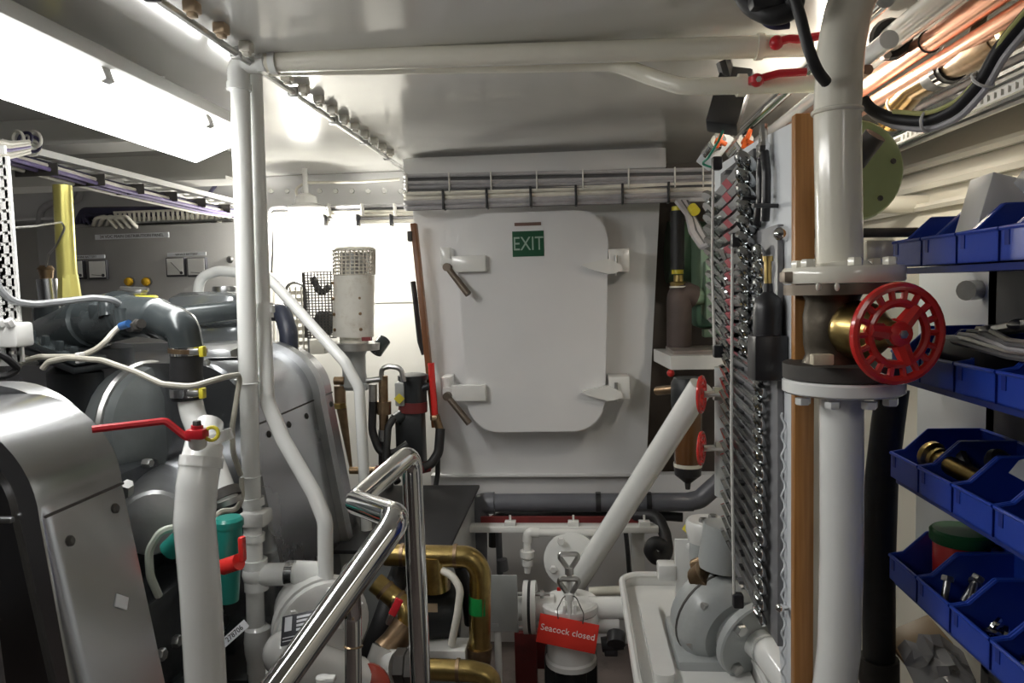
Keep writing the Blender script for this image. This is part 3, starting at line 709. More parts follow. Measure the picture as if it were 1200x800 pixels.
# teal filter with red bracket
t = thing('teal_filter', 'teal plastic filter canister with red valve beside the white pole', 'filter', W(268, 705, 1.38))
obj('canister', B().cyl(W(266, 703, 1.38), W(268, 612, 1.38), .023, .027, n=18), M_teal, t)
obj('lid', B().lathe(W(268, 616, 1.38), (0, 0, 1), [(.029, 0), (.029, .012), (.024, .018)], 18), M_teal, t)
obj('red_valve', B().cyl(W(262, 664, 1.34), W(280, 658, 1.33), .016).box(W(284, 643, 1.33), (.012, .016, .05), .004), M_red, t)
single('teal_connector', B().cyl(W(198, 645, 1.28), W(212, 632, 1.28), .020, n=12), M_teal, 'teal connector peeping out behind the near white valve pipe', 'fitting')
tg = W(275, 742, 1.30)
t = thing('engraved_tag', 'small silver number tag hanging beside the white pole', 'tag', tg)
tm = MX(tg, (0, -1, .1), (.72, 0, .62))
b = B(); b.boxm(tm, (.062, .016, .002)); obj('plate', b, M_label, t)
text('tag_lettering', '278706', .014, M_ink, tm @ Matrix.Translation((0, 0, .0012)), t)

# ------------------------------------------------------------------ white poles and overhead pipes
t = thing('white_pole', 'thick white vertical pipe with joints running floor to ceiling', 'pipe', W(302, 800, 1.65))
YPO = 1.65
obj('pipe_run', B().tube([W(281, 88, YPO), W(292, 480, YPO), W(302, 800, YPO)], .0215, 0, 18), M_pipe, t)
obj('elbow', B().tube([W(280, 100, YPO), W(279, 74, YPO), W(308, 72, YPO)], .025, .035, 16), M_pipe, t)
obj('socket', B().cyl(W(280, 98, YPO), W(280, 106, YPO), .028), M_pipe, t)
for py in (449, 558): obj('wire_ring', B().torus(W(291 + (py - 449) * .03, py, YPO), (0, 0, 1), .0225, .0022, 20, 6), M_pipe, t)
obj('joint', B().cyl(W(296, 583, YPO), W(297, 592, YPO), .027), M_pipe, t)
obj('joint', B().cyl(W(298, 625, YPO), W(298, 633, YPO), .0255), M_pipe, t)
br = B(); br.box(W(300, 606, YPO - .005), (.062, .06, .036), .008); obj('pole_bracket', br, M_white, t)
obj('tee', B().cyl(W(299, 655, YPO), W(301, 690, YPO), .029, n=18).sph(W(300, 672, YPO), .033), M_pipe, t)
obj('swollen_joint', B().lathe(W(304, 772, YPO), (0, 0, 1), [(.026, -.03), (.030, -.028), (.030, 0), (.033, .02), (.034, .05), (.030, .078), (.022, .085)], 20), M_pipe, t)
obj('branch', B().cyl(W(302, 673, YPO), W(352, 672, YPO + .0), .027, n=16), M_pipe, t)
obj('branch_clamp', B().cyl(W(337, 672, YPO), W(346, 672, YPO), .031), M_chrome, t)
obj('branch_sleeve', B().cyl(W(346, 672, YPO), W(385, 674, YPO + .02), .032), M_pipe, t)
t = thing('bent_white_pipe', 'thinner white pipe bending away from the thick pole to the pump', 'pipe', W(383, 700, 1.62))
obj('pipe_run', B().tube([W(298, 78, 1.70), W(302, 200, 1.70), W(308, 360, 1.70), W(313, 470, 1.68), W(332, 515, 1.66), W(368, 578, 1.64), W(381, 610, 1.63), W(382, 700, 1.62)], .0183, .06, 16), M_pipe, t)
obj('elbow', B().tube([W(296, 84, 1.70), W(296, 72, 1.70), W(312, 76, 1.70)], .019, .02, 14), M_pipe, t)
obj('joint', B().cyl(W(308, 355, 1.70), W(309, 372, 1.70), .0235).box(W(314, 362, 1.70), (.03, .02, .02), .004), M_pipe, t)
obj('socket', B().cyl(W(382, 683, 1.62), W(382, 712, 1.62), .0235), M_pipe, t)
t = thing('ceiling_pipe', 'thick cream pipe crossing under the ceiling from pole to red valves', 'pipe', W(600, 66, YPO))
obj('pipe_run', B().cyl(W(300, 73, YPO), W(950, 53, YPO), .0235, n=18), M_cream, t)
obj('union', B().cyl(W(318, 72, YPO), W(326, 72, YPO), .028).hexh(W(304, 73, YPO), (1, 0, 0), .028, .02), M_pipe, t)
obj('union', B().cyl(W(886, 55, YPO), W(894, 55, YPO), .028), M_cream, t)
lv = obj('lever', B().tube([W(908, 50, 1.60), W(925, 45, 1.59), W(935, 46, 1.585), W(962, 42, 1.58)], .0085, .02, 8), M_redlever, t)
obj('lever_hub', B().sph(W(910, 50, 1.60), .015), M_redlever, lv)
t = thing('ceiling_pipe', 'cream pipe with a shallow S bend under the thicker ceiling pipe', 'pipe', W(700, 85, 1.72))
obj('pipe_run', B().tube([W(310, 80, 1.72), W(720, 74, 1.72), W(762, 90, 1.70), W(800, 102, 1.66), W(955, 98, 1.62)], .0185, .10, 16), M_cream, t)
obj('union', B().cyl(W(864, 100, 1.65), W(874, 100, 1.65), .024), M_cream, t)
lv = obj('lever', B().tube([W(884, 94, 1.60), W(905, 88, 1.59), W(912, 86, 1.585), W(945, 84, 1.58)], .008, .02, 8), M_redlever, t)
obj('lever_hub', B().cyl(W(886, 98, 1.60), W(886, 90, 1.60), .016).sph(W(887, 94, 1.597), .014), M_redlever, lv)
obj('hub_screw', B().hexh(W(889, 93, 1.583), (0, -1, 0), .006, .005), M_steel, lv)
t = thing('white_heating_pipe', 'thin white pipe arching over the tank then slanting down past the hood', 'pipe', W(430, 645, 2.2))
obj('pipe_run', B().tube([W(231, 350, 2.35), W(234, 325, 2.35), W(255, 317, 2.35), W(312, 322, 2.3), W(404, 424, 2.2), W(421, 455, 2.2), W(426, 545, 2.2), W(431, 650, 2.2)], .0172, .07, 14), M_pipe, t)
obj('elbow_joint', B().cyl(W(231, 352, 2.35), W(231, 344, 2.35), .022), M_pipe, t)
obj('foot_flange', B().cyl(W(431, 640, 2.2), W(431, 648, 2.2), .03), M_white, t)

# ------------------------------------------------------------------ stainless handrail
t = thing('handrail', 'polished steel handrail with kinked corners in front of the brass pipes', 'handrail', W(488, 800, 1.35))
p = [W(255, 900, .78), W(468, 606, .98), W(416, 588, 1.14), W(482, 530, 1.34), W(490, 800, 1.34)]
p[4] = V((p[3].x + .004, p[3].y + .006, .02))
obj('rail', B().tube(p, .0195, .030, 20, 8), M_chrome, t)
q = W(416, 690, 1.0)
obj('post', B().tube([W(411, 668, .95), W(414, 720, 1.02), W(414, 900, 1.02)], .0125, .02, 14), M_chrome, t)
obj('tie_wire', B().torus(W(414, 757, 1.02), (0, .2, 1), .0132, .0012, 16, 5), M_bronze, t)
# ------------------------------------------------------------------ white pump below the handrail
t = thing('white_pump', 'white circulating pump with round flange and black nameplate', 'pump', W(380, 800, 1.62))
ax = V((.55, -.75, -.10)).normalized(); o = W(372, 722, 1.64)
obj('casing', B().lathe(o - ax * .10, ax, [(.05, 0), (.085, .03), (.095, .07), (.095, .11), (.112, .115), (.112, .135), (.10, .14)], 30), M_white, t)
obj('end_cover', B().lathe(o + ax * .04, ax, [(.108, 0), (.108, .014), (.10, .020), (.04, .028)], 30), M_white, t)
for k in range(6):
    b = basis(ax); a = k * PI / 3 + .3
    obj('cover_bolt', B().hexh(o + ax * .055 + b @ V((.092 * math.cos(a), .092 * math.sin(a), 0)), ax, .010, .012), M_white, t)
obj('neck', B().cyl(W(382, 712, 1.62), W(378, 735, 1.60), .030, .05), M_white, t)
obj('motor', B().cyl(W(330, 772, 1.50), W(415, 800, 1.62), .055, .060, n=22), M_white, t)
obj('knuckle', B().sph(W(335, 765, 1.50), .05), M_white, t)
obj('drain_cock', B().cyl(W(378, 800, 1.42), W(378, 793, 1.42), .014).box(W(382, 795, 1.42), (.04, .02, .012), .004), M_white, t)
np_ = MX(W(352, 735, 1.46), (-.15, -.75, .65), (1, -.1, .32))
b = B(); b.boxm(np_, (.085, .062, .004), .001); pl = obj('nameplate', b, M_ink, t)
bb_ = B()
for k in range(4): bb_.boxm(np_ @ Matrix.Translation((.012, .022 - k * .0085, .0024)), (.040, .005, .0012))
for k in range(2): bb_.boxm(np_ @ Matrix.Translation((-.018, -.016 - k * .007, .0024)), (.040, .0016, .0012))
bb_.boxm(np_ @ Matrix.Translation((-.027, .012, .0024)), (.016, .03, .0012))
obj('nameplate_fields', bb_, M_label, pl)

# ------------------------------------------------------------------ brass pipework and dark pump
single('pump_cabinet', B().bb((-.78, 2.06, 0), (-.392, 2.72, .745), .004), M_grey, 'grey steel cabinet under the flat black top', 'cabinet')
bt = thing('rubber_mat', 'flat black rubber covered sheet lying on the grey cabinet', 'sheet', (-.58, 2.39, .745))
obj('sheet', B().bb((-.80, 2.02, .745), (-.375, 2.72, .757), .002), mat('matt_black_sheet', (.018, .018, .02), .65), bt)
YB2 = 1.95
t = thing('brass_pipe', 'brass pipe with rounded elbow and green tape turning downward', 'pipe', W(562, 770, YB2))
obj('pipe_run', B().tube([W(452, 650, YB2), W(552, 652, YB2), W(563, 668, YB2), W(562, 765, YB2)], .0300, .065, 18), M_brass, t)
obj('coupling', B().cyl(W(532, 651, YB2), W(536, 651, YB2), .0325), M_bronze, t)
obj('coupling', B().cyl(W(470, 650, YB2), W(474, 650, YB2), .0325), M_bronze, t)
obj('green_tape', B().cyl(W(562, 697, YB2), W(562, 717, YB2), .0306, n=20), M_greent, t)
obj('end_socket', B().cyl(W(562, 757, YB2), W(562, 778, YB2), .036, .030), M_bronze, t)
obj('tee_body', B().cyl(W(508, 650, YB2), W(508, 690, YB2), .036, .042), M_brass, t)
t = thing('brass_pipe', 'bent brass pipe feeding the bronze valve with red lever', 'pipe', W(455, 780, 1.80))
obj('pipe_run', B().tube([W(440, 682, 1.84), W(462, 700, 1.83), W(480, 715, 1.81), W(474, 738, 1.80)], .0265, .05, 16), M_brass, t)
obj('coupling', B().cyl(W(450, 690, 1.836), W(453, 693, 1.834), .029), M_bronze, t)
obj('coupling', B().cyl(W(464, 701, 1.828), W(467, 704, 1.826), .029), M_bronze, t)
obj('valve_body', B().tube([W(476, 732, 1.80), W(462, 752, 1.78), W(450, 764, 1.76)], .036, 0, 10), M_bronze, t)
vl = obj('lever', B().tube([W(455, 730, 1.74), W(458, 722, 1.735), W(465, 706, 1.73)], .008, 0, 6), M_steel, t)
lb = B(); lb.boxm(MX(W(464, 711, 1.725), (0, -1, .1), (.42, 0, .8)), (.045, .020, .010), .003); obj('red_grip', lb, M_redlever, vl)
obj('white_joint', B().tube([W(456, 760, 1.76), W(448, 782, 1.74), W(440, 800, 1.72)], .045, 0, 16), M_white, t)
obj('white_branch', B().cyl(W(446, 778, 1.74), W(466, 780, 1.72), .038), M_white, t)
t = thing('brass_pipe', 'low horizontal brass pipe leaving a dark hexagon union', 'pipe', W(530, 800, 1.70))
obj('pipe_run', B().tube([W(486, 783, 1.70), W(552, 786, 1.70), W(575, 792, 1.70), W(578, 830, 1.70)], .0255, .05, 18), M_brass, t)
obj('union', B().hexh(W(464, 780, 1.70), (1, 0, 0), .042, .03).hexh(W(478, 781, 1.70), (1, 0, 0), .048, .025), M_gasket, t)
obj('coupling', B().cyl(W(535, 785, 1.70), W(539, 785, 1.70), .028), M_bronze, t)
single('red_hose_flange', B().lathe(W(430, 805, 1.62), (.2, -1, .3), [(.05, 0), (.056, .006), (.056, .02), (.04, .03)], 24), mat('oxide_red_gloss', (.35, .05, .03), .3), 'dark red round flange at the foot of the white pump', 'flange')
t = thing('dark_pump', 'dark round pump motor behind the vertical handrail leg', 'pump', W(520, 755, 2.02))
obj('motor', B().cyl(W(500, 718, 2.02), W(533, 716, 2.04), .080, n=24), M_dark2, t)
obj('fan_cover', B().lathe(W(533, 716, 2.04), (1, .1, 0), [(.080, 0), (.074, .014), (.03, .018)], 24), M_dark2, t)
obj('head', B().cyl(W(508, 688, 2.0), W(508, 676, 2.0), .05), M_bronze, t)
obj('nameplate', B().box(W(506, 712, 1.938), (.032, .003, .024)), M_tan, t)
obj('base', B().bb(W(470, 772, 2.0), W(545, 752, 2.12)), M_grey, t)
single('white_hose', B().tube([W(518, 668, 1.93), W(530, 674, 1.92), W(540, 690, 1.91), (W(536, 720, 1.91)), W(529, 755, 1.92)], .0105, .05, 10), M_cabw, 'pale hose curving down beside the dark pump motor', 'hose')
single('black_suction_hose', B().tube([W(432, 770, 1.88), W(448, 730, 1.90), W(462, 690, 1.95), W(470, 668, 2.0)], .030, .08, 14), M_blackr, 'black hose rising behind the brass valve', 'hose')
single('white_bracket', B().bb(W(460, 775, 1.98), W(545, 763, 1.90), .002), M_white, 'white angle bracket under the dark pump motor', 'bracket')
single('cabinet_side_hose', B().tube([W(538, 662, 2.1), W(547, 690, 2.1), W(551, 730, 2.12)], .018, .05, 10), M_blackr, 'black hose dropping beside the green taped brass pipe', 'hose')
single('grey_shield_plate', B().bb(W(567, 740, 2.1), W(606, 673, 2.108), .003).box(W(580, 732, 2.1), (.02, .006, .008)), M_grey, 'flat grey shield plate beside the green taped brass pipe', 'plate')
single('white_stanchion', B().cyl(W(583, 735, 2.12), (W(583, 735, 2.12).x, 2.12, 0), .011), M_white, 'slim white post standing under the grey shield plate', 'post')

# ------------------------------------------------------------------ steering hydraulics under the white casing
t = thing('upright_motor', 'white upright motor casing with mesh top on a grey flange', 'motor', W(415, 450, 2.75))
a0, a1 = W(414, 394, 2.75), W(415, 322, 2.75)
obj('casing', B().cyl(a0, a1, .078, n=28), mat('stained_white', (.74, .72, .66), .35, var=.05, dirt=(.40, .33, .22), dirt_amt=.5, dscale=14), t)
top = W(415, 293, 2.75)
gb = B()
for i in range(30):
    a = 2 * PI * i / 30; d = V((math.cos(a), math.sin(a), 0)) * .079; gb.cyl(a1 + d, (top.x + d.x, top.y + d.y, top.z), .0028, n=4)
for k in range(8):
    gb.torus(a1 + V((0, 0, (top.z - a1.z) * k / 7)), (0, 0, 1), .079, .0026, 28, 4)
obj('mesh_screen', gb, mat('stained_white2', (.66, .62, .55), .4, dirt=(.3, .22, .14), dirt_amt=.5), t)
obj('mesh_cap', B().lathe(top, (0, 0, 1), [(.081, -.004), (.081, .004), (.07, .010), (.01, .014)], 28), M_cream, t)
obj('inner_fan', B().cyl(a1, top - V((0, 0, .01)), .055), M_steel, t)
for k, a in enumerate((-2.3, -.9)):
    for j in range(4):
        z = a0.z + (a1.z - a0.z) * (j + .5) / 4; d = V((math.cos(a), math.sin(a), 0)) * .077
        obj('casing_screw', B().lathe((a0.x + d.x, a0.y + d.y, z), d, [(.007, 0), (.006, .005), (.002, .007)], 8), M_bronze, t)
obj('flange', B().cyl(W(415, 409, 2.75), W(415, 401, 2.75), .098, n=28), M_steel, t)
obj('gap_ring', B().cyl(W(415, 401, 2.75), W(415, 394, 2.75), .055), M_cream, t)
obj('orange_spacer', B().box(W(430, 397, 2.67), (.035, .02, .014)), M_redox, t)
obj('gearbox', B().lathe(W(416, 455, 2.75), (0, 0, 1), [(.045, 0), (.052, .01), (.045, .06), (.046, .13), (.055, .15)], 20), M_grey, t)
obj('foot', B().bb(W(398, 458, 2.72), W(436, 446, 2.80), .004), M_grey, t)
obj('elbow_motor', B().cyl(W(440, 412, 2.78), W(450, 398, 2.82), .028), M_dark, t)
single('cream_box', B().bb(W(363, 415, 2.72), W(388, 397, 2.80), .004), M_cream, 'small cream box tucked beside the upright motor flange', 'box')
t = thing('hydraulic_manifold', 'bronze and rust coloured pipe fittings with black hoses under the upright motor', 'fittings', W(440, 520, 2.75))
obj('strut_arm', B().cyl(W(392, 446, 2.72), W(404, 446, 2.72), .016).cyl(W(398, 452, 2.72), W(399, 475, 2.72), .022), M_bronze, t)
obj('spike', B().cyl(W(400, 476, 2.72), W(412, 552, 2.72), .020, .005), M_bronze, t)
obj('brass_nut', B().hexh(W(397, 478, 2.70), (0, 0, 1), .028, .02), M_brass, t)
obj('copper_column', B().cyl(W(449, 440, 2.73), W(450, 515, 2.73), .018).cyl(W(450, 470, 2.73), W(450, 485, 2.73), .028), M_bronze, t)
obj('ferrule', B().cyl(W(450, 503, 2.73), W(450, 516, 2.73), .022), M_steel, t)
obj('loop_pipe', B().tube([W(447, 445, 2.72), W(447, 432, 2.72), W(456, 429, 2.72), W(470, 431, 2.72), W(473, 447, 2.72)], .010, .03, 8), M_steel, t)
obj('side_nipple', B().cyl(W(430, 446, 2.72), W(446, 444, 2.72), .012).cyl(W(437, 450, 2.72), W(437, 470, 2.72), .016), M_steel, t)
obj('black_hose', B().tube([W(437, 468, 2.72), W(436, 505, 2.72), W(445, 530, 2.70), W(462, 532, 2.68), W(478, 520, 2.70)], .016, .08, 10), M_blackr, t)
obj('black_hose', B().tube([W(450, 512, 2.73), W(450, 545, 2.73), W(456, 575, 2.7)], .022, .05, 10), M_blackr, t)
obj('black_hose', B().tube([W(461, 490, 2.72), W(455, 500, 2.70), W(452, 540, 2.66), W(466, 565, 2.6)], .014, .05, 10), M_blackr, t)
obj('cross_bar', B().cyl(W(410, 551, 2.70), W(486, 551, 2.70), .014), M_bronze, t)
obj('red_joint', B().cyl(W(440, 551, 2.69), W(454, 553, 2.69), .020), M_redox, t)
t = thing('hydraulic_pump', 'black hydraulic pump with yellow warning diamond beside the oak strip', 'pump', W(485, 540, 2.80))
obj('upper_body', B().cyl(W(484, 480, 2.82), W(484, 440, 2.82), .055, n=20), M_dark2, t)
obj('cap_ring', B().lathe(W(484, 441, 2.82), (0, 0, 1), [(.06, -.012), (.06, .006), (.04, .012)], 20), M_dark2, t)
obj('red_band', B().cyl(W(484, 482, 2.82), W(484, 470, 2.82), .057, n=20), M_redox, t)
obj('lower_body', B().bb(W(470, 545, 2.86), W(494, 482, 2.78), .01), M_dark2, t)
obj('pipe_block', B().bb(W(463, 476, 2.76), W(477, 446, 2.82), .005), M_grey, t)
w_ = B(); w_.boxm(front(W(468, 467, 2.752)) @ Matrix.Rotation(PI / 4, 4, 'Z'), (.030, .030, .003)); obj('warning_diamond', w_, M_yel, t)
obj('side_port', B().cyl(W(463, 492, 2.78), W(472, 486, 2.80), .026), M_dark2, t)
obj('side_port', B().cyl(W(494, 455, 2.80), W(503, 452, 2.80), .015), M_dark2, t)
t = thing('red_pipe', 'red painted vertical pipe ending in a black hose beside the hatch trunk', 'pipe', W(505, 490, 2.78))
obj('pipe_run', B().cyl(W(505, 425, 2.80), W(510, 488, 2.80), .013), M_red, t)
obj('fitting', B().cyl(W(510, 486, 2.80), W(516, 505, 2.80), .016).hexh(W(510, 492, 2.80), (0, 0, 1), .02, .02), M_bronze, t)
obj('hose', B().tube([W(516, 502, 2.80), W(514, 530, 2.78), W(505, 544, 2.76), W(495, 548, 2.74)], .019, .06, 10), M_blackr, t)
obj('red_end', B().cyl(W(503, 546, 2.76), W(491, 549, 2.74), .022), M_redox, t)
single('thin_black_hose', B().tube([W(513, 535, 2.8), W(513, 555, 2.8), W(508, 585, 2.78)], .010, .04, 8), M_blackr, 'thin black hose dropping beside the red ended hose', 'hose')
t = thing('oak_batten', 'varnished oak batten leaning along the side of the hatch trunk', 'batten', W(508, 500, 2.87))
bb0, bb1 = W(485, 262, 2.87), W(510, 500, 2.87)
bt_ = B(); bt_.boxm(MX(bb0.lerp(bb1, .5), bb1 - bb0, (1, 0, 0)), (.022, .04, (bb1 - bb0).length), .002); obj('batten', bt_, M_oakd, t)
obj('batten_hook', B().box(W(481, 277, 2.86), (.018, .04, .04), .004), M_gasket, t)
obj('side_hose', B().tube([W(484, 330, 2.9), W(486, 345, 2.89), W(492, 400, 2.89), W(497, 415, 2.88)], .011, .05, 8), M_blackr, t)
# perforated guard and louvre beside the motor
t = thing('perforated_guard', 'dark perforated guard plate between lamp and upright motor', 'guard', W(375, 395, 2.85))
gb = B(); A0, A1 = W(360, 396, 2.85), W(391, 318, 2.85)
for i in range(10): x = A0.x + (A1.x - A0.x) * i / 9; gb.bb((x - .0022, 2.85, A0.z), (x + .0022, 2.853, A1.z))
for i in range(24): z = A0.z + (A1.z - A0.z) * i / 23; gb.bb((A0.x, 2.85, z - .0022), (A1.x, 2.853, z + .0022))
gb.bb((A0.x - .01, 2.849, A0.z), (A0.x, 2.856, A1.z)); obj('grille', gb, M_gasket, t)
obj('wall_stay', B().cyl((A0.x, 2.853, A0.z + .02), (A0.x, 3.45, A0.z + .02), .006, n=6), M_steel, t)
obj('inner_pump', B().sph(W(381, 378, 2.92), .05, (1, .6, 1.1)).tube([W(366, 325, 2.92), W(376, 345, 2.92), W(386, 335, 2.92)], .014, .02, 8), M_dark2, t)
t = thing('louvre_vent', 'round topped pale louvre vent behind the slanting white pipe', 'vent', W(345, 410, 3.0))
va, vb = W(337, 415, 3.0), W(359, 330, 3.0); xm = (va.x + vb.x) / 2; hw = (vb.x - va.x) / 2
obj('vent_frame', B().tube([(va.x, 3.0, va.z), (va.x, 3.0, vb.z - hw), (va.x + hw * .3, 3.0, vb.z - hw * .25), (xm, 3.0, vb.z), (vb.x - hw * .3, 3.0, vb.z - hw * .25), (vb.x, 3.0, vb.z - hw), (vb.x, 3.0, va.z)], .007, .03, 6), M_steel, t)
for i in range(9):
    z = va.z + (vb.z - hw * .6 - va.z) * (i + .5) / 9; sl = B(); sl.box((xm, 3.01, z), (hw * 2, .004, .018), 0, Matrix.Rotation(.5, 3, 'X')); obj('slat', sl, M_cabw, t)
obj('wall_stay', B().cyl((xm, 3.0, vb.z), (xm, 3.45, vb.z), .006, n=6), M_steel, t)
for i in range(3): obj('bar', B().cyl((va.x + hw * (.5 + .5 * i), 3.0, va.z), (va.x + hw * (.5 + .5 * i), 3.0, vb.z - hw * .4), .004, n=6), M_cabw, t)

# ------------------------------------------------------------------ grey waste pipe, shelf bar, strainer
YW = 2.72
t = thing('grey_waste_pipe', 'thick grey plastic pipe crossing below the hatch with elbow', 'pipe', W(690, 588, YW))
obj('pipe_run', B().cyl(W(574, 589, YW), W(812, 588, YW), .0345, n=20), M_pvc, t)
obj('elbow', B().tube([W(580, 589, YW), W(560, 590, YW), W(561, 612, YW)], .041, .05, 18), M_pvc, t)
obj('down_pipe', B().cyl(W(561, 606, YW), W(562, 690, YW), .032), M_pvc, t)
obj('rising_end', B().tube([W(805, 588, YW), W(820, 585, YW), W(846, 562, YW)], .0345, .05, 16), M_pvc, t)
for px in (701, 760): obj('pipe_clip', B().cyl(W(px - 3, 588, YW), W(px + 3, 588, YW), .038).box(W(px, 580, YW - .01), (.014, .02, .02)), M_blackp, t)
single('black_waste_pipe', B().tube([W(578, 640, YW + .05), W(578, 608, YW + .05), W(586, 605, YW + .05), W(760, 603, YW + .05), W(800, 606, YW + .04)], .018, .05, 12), M_blackr, 'black pipe running just beneath the grey waste pipe', 'pipe')
single('thin_grey_pipe', B().cyl(W(584, 618, 2.62), W(586, 672, 2.62), .012).cyl(W(588, 655, 2.6), W(590, 668, 2.6), .02), M_pvc, 'thin grey pipe dropping below the white shelf bar', 'pipe')
t = thing('shelf_bar', 'white flat bar with lugs running in front of the grey waste pipe', 'bar', W(657, 620, 2.58))
a, b = W(545, 621, 2.58), W(771, 614, 2.58)
obj('flat_bar', B().bb((a.x, 2.55, a.z), (b.x, 2.60, W(545, 614, 2.58).z), .003), M_white, t)
for px in (598, 672, 755): q = W(px, 613, 2.57); obj('lug', B().box(q, (.04, .03, .02), .003).cyl(q, q + V((0, 0, .03)), .004, n=6), M_white, t)
obj('red_backing', B().bb((a.x + .05, 2.64, a.z + .0), (b.x - .05, 2.65, a.z + .030)), M_redox, t)
t = thing('white_drain_line', 'small white pipe with elbow and valve fittings under the shelf bar', 'pipe', W(618, 665, 2.55))
obj('pipe_run', B().tube([W(618, 662, 2.55), W(618, 626, 2.55), W(626, 624, 2.55), W(705, 624, 2.55)], .0135, .03, 12), M_white, t)
obj('elbow', B().tube([W(618, 634, 2.55), W(619, 623, 2.55), W(632, 624, 2.55)], .018, .02, 12), M_white, t)
obj('union', B().cyl(W(618, 645, 2.55), W(618, 652, 2.55), .026).cyl(W(618, 655, 2.55), W(618, 662, 2.55), .020), M_white, t)
obj('tip', B().cyl(W(618, 660, 2.55), W(618, 671, 2.55), .016, .010), M_white, t)
# diagonal white pipe and its flange
t = thing('diagonal_white_pipe', 'straight white pipe sloping up from the bilge to the red wheels', 'pipe', W(680, 690, 2.50))
obj('pipe_run', B().cyl(W(676, 682, 2.50), W(822, 452, 2.18), .037, n=22), M_pipe, t)
obj('flange', B().lathe(W(670, 655, 2.54), (-.1, -1, .15), [(.098, 0), (.098, .018), (.085, .022), (.05, .024)], 28), M_pipe, t)
for a in range(4): obj('flange_bolt', B().hexh(W(670, 655, 2.515) + V((.075 * math.cos(a * PI / 2 + .5), 0, .075 * math.sin(a * PI / 2 + .5))), (0, -1, 0), .014, .012), M_white, t)
# strainer
YS = 2.22
c = W(669, 760, YS); r = .086
zt = W(669, 694, YS).z
t = thing('seacock_strainer', 'white round seacock strainer with clamped lid and two wire handles', 'strainer', (c.x, c.y, c.z - .06))
H = zt - c.z
obj('body', B().lathe((c.x, c.y, c.z - .02), (0, 0, 1), [(.05, -.03), (.080, -.022), (.080, -.006), (.074, .0), (.074, H * .62), (.090, H * .63), (.090, H * .82)], 28), M_white, t)
obj('lid', B().lathe((c.x, c.y, c.z + H * .72), (0, 0, 1), [(.090, 0), (.092, .003), (.092, .022), (.086, .028), (.03, .030), (.01, .031)], 28), M_white, t)
for sgn, py, Yh in ((0, 690, YS - .085), (1, 660, YS + .02)):
    q = W(667, py + 8, Yh)
    hd = obj('clamp_handle', B().tube([q, q + V((-.028, 0, .040)), q + V((-.026, 0, .052)), q + V((.026, 0, .052)), q + V((.028, 0, .040)), q + V((.002, 0, 0))], .0082, .008, 8), M_steel, t)
    obj('swing_bolt', B().cyl(q + V((0, 0, -.09)), q + V((0, 0, .012)), .008).cyl(q + V((0, 0, -.012)), q + V((0, 0, .010)), .014), M_white if not sgn else M_steel, hd)
    obj('lug', B().box(q + V((-.016, .015, -.055)), (.010, .04, .05), .002).box(q + V((.016, .015, -.055)), (.010, .04, .05), .002), M_white, hd)
for k, px in enumerate((617, 626)): obj('flange', B().cyl(W(px - 3, 711, YS), W(px + 2.6, 711, YS), .080, n=28), M_white, t)
obj('gasket', B().cyl(W(619, 711, YS), W(624, 711, YS), .0785, n=28), M_blackr, t)
obj('inlet', B().cyl(W(600, 711, YS), W(650, 711, YS), .040), M_white, t)
for dz_ in (-.055, .055):
    q = W(608, 711, YS) + V((0, -.03, dz_)); obj('bolt', B().hexh(q, (-1, 0, 0), .012, .012).cyl(q, q + V((.10, 0, 0)), .006).hexh(q + V((.07, 0, 0)), (1, 0, 0), .012, .012), M_steel, t)
obj('outlet', B().cyl(W(690, 712, YS), W(735, 712, YS), .034).cyl(W(690, 730, YS), W(725, 730, YS), .03), M_white, t)
obj('red_dot', B().box(W(655, 690, YS - .07), (.012, .004, .010)), M_red, t)
# hanging tag
tc_ = W(665, 742, YS - .105)
t = thing('warning_tag', 'red plastic tag reading Seacock closed hung on the strainer handle', 'tag', tc_)
tm = MX(tc_, (-.05, -1, .12), (1, -.05, -.17))
b = B(); b.boxm(tm, (.178, .086, .003), .001); tp = obj('tag_plate', b, M_tag, t)
text('tag_lettering', 'Seacock closed', .0268, M_letter, tm @ Matrix.Translation((0, .004, .0016)), tp)
for sx in (-.034, .040):
    q = tm @ V((sx, .038, .002)); hq = W(667, 697, YS - .092)
    obj('wire_loop', B().tube([q, q + V((-.002 if sx < 0 else .004, 0, .03)), hq + V((sx * .5, 0, -.005)), hq], .0016, .02, 6), M_gasket, t)
single('bilge_pedestal', B().bb(W(640, 800, YS + .1), W(700, 772, YS), .01).cyl(W(669, 800, YS), W(669, 770, YS), .05), M_dark2, 'dark pedestal carrying the white strainer', 'pedestal')
single('red_bilge_frame', B().bb(W(612, 775, 2.45), W(695, 745, 2.40), .004).bb(W(606, 800, 2.42), W(628, 742, 2.36), .004), M_redox, 'red oxide painted frame in the bilge behind the strainer', 'frame')
single('black_cock', B().cyl(W(705, 755, 2.15), W(730, 752, 2.15), .022).cyl(W(722, 755, 2.12), W(722, 742, 2.15), .028, .028, 10).box(W(716, 764, 2.14), (.04, .02, .02), .004), M_blackp, 'small black drain cock beside the red tag', 'valve')
single('beige_pipe', B().cyl(W(690, 693, 2.42), W(735, 691, 2.42), .015), M_cream, 'beige pipe passing behind the strainer lid', 'pipe')
single('black_hook_hose', B().tube([W(742, 604, 2.66), W(770, 603, 2.62), W(779, 625, 2.56), W(783, 650, 2.5), W(768, 656, 2.45), W(760, 643, 2.44), W(768, 634, 2.44), W(778, 640, 2.44)], .022, .06, 12), M_blackr, 'black hose curling into a hook beside the white motor plate', 'hose')
single('dangling_black_strap', B().tube([W(733, 620, 2.56), W(736, 650, 2.55), W(738, 680, 2.55)], .008, .03, 6), M_blackr, 'thin black strap dangling by the white upright below the shelf bar', 'strap')
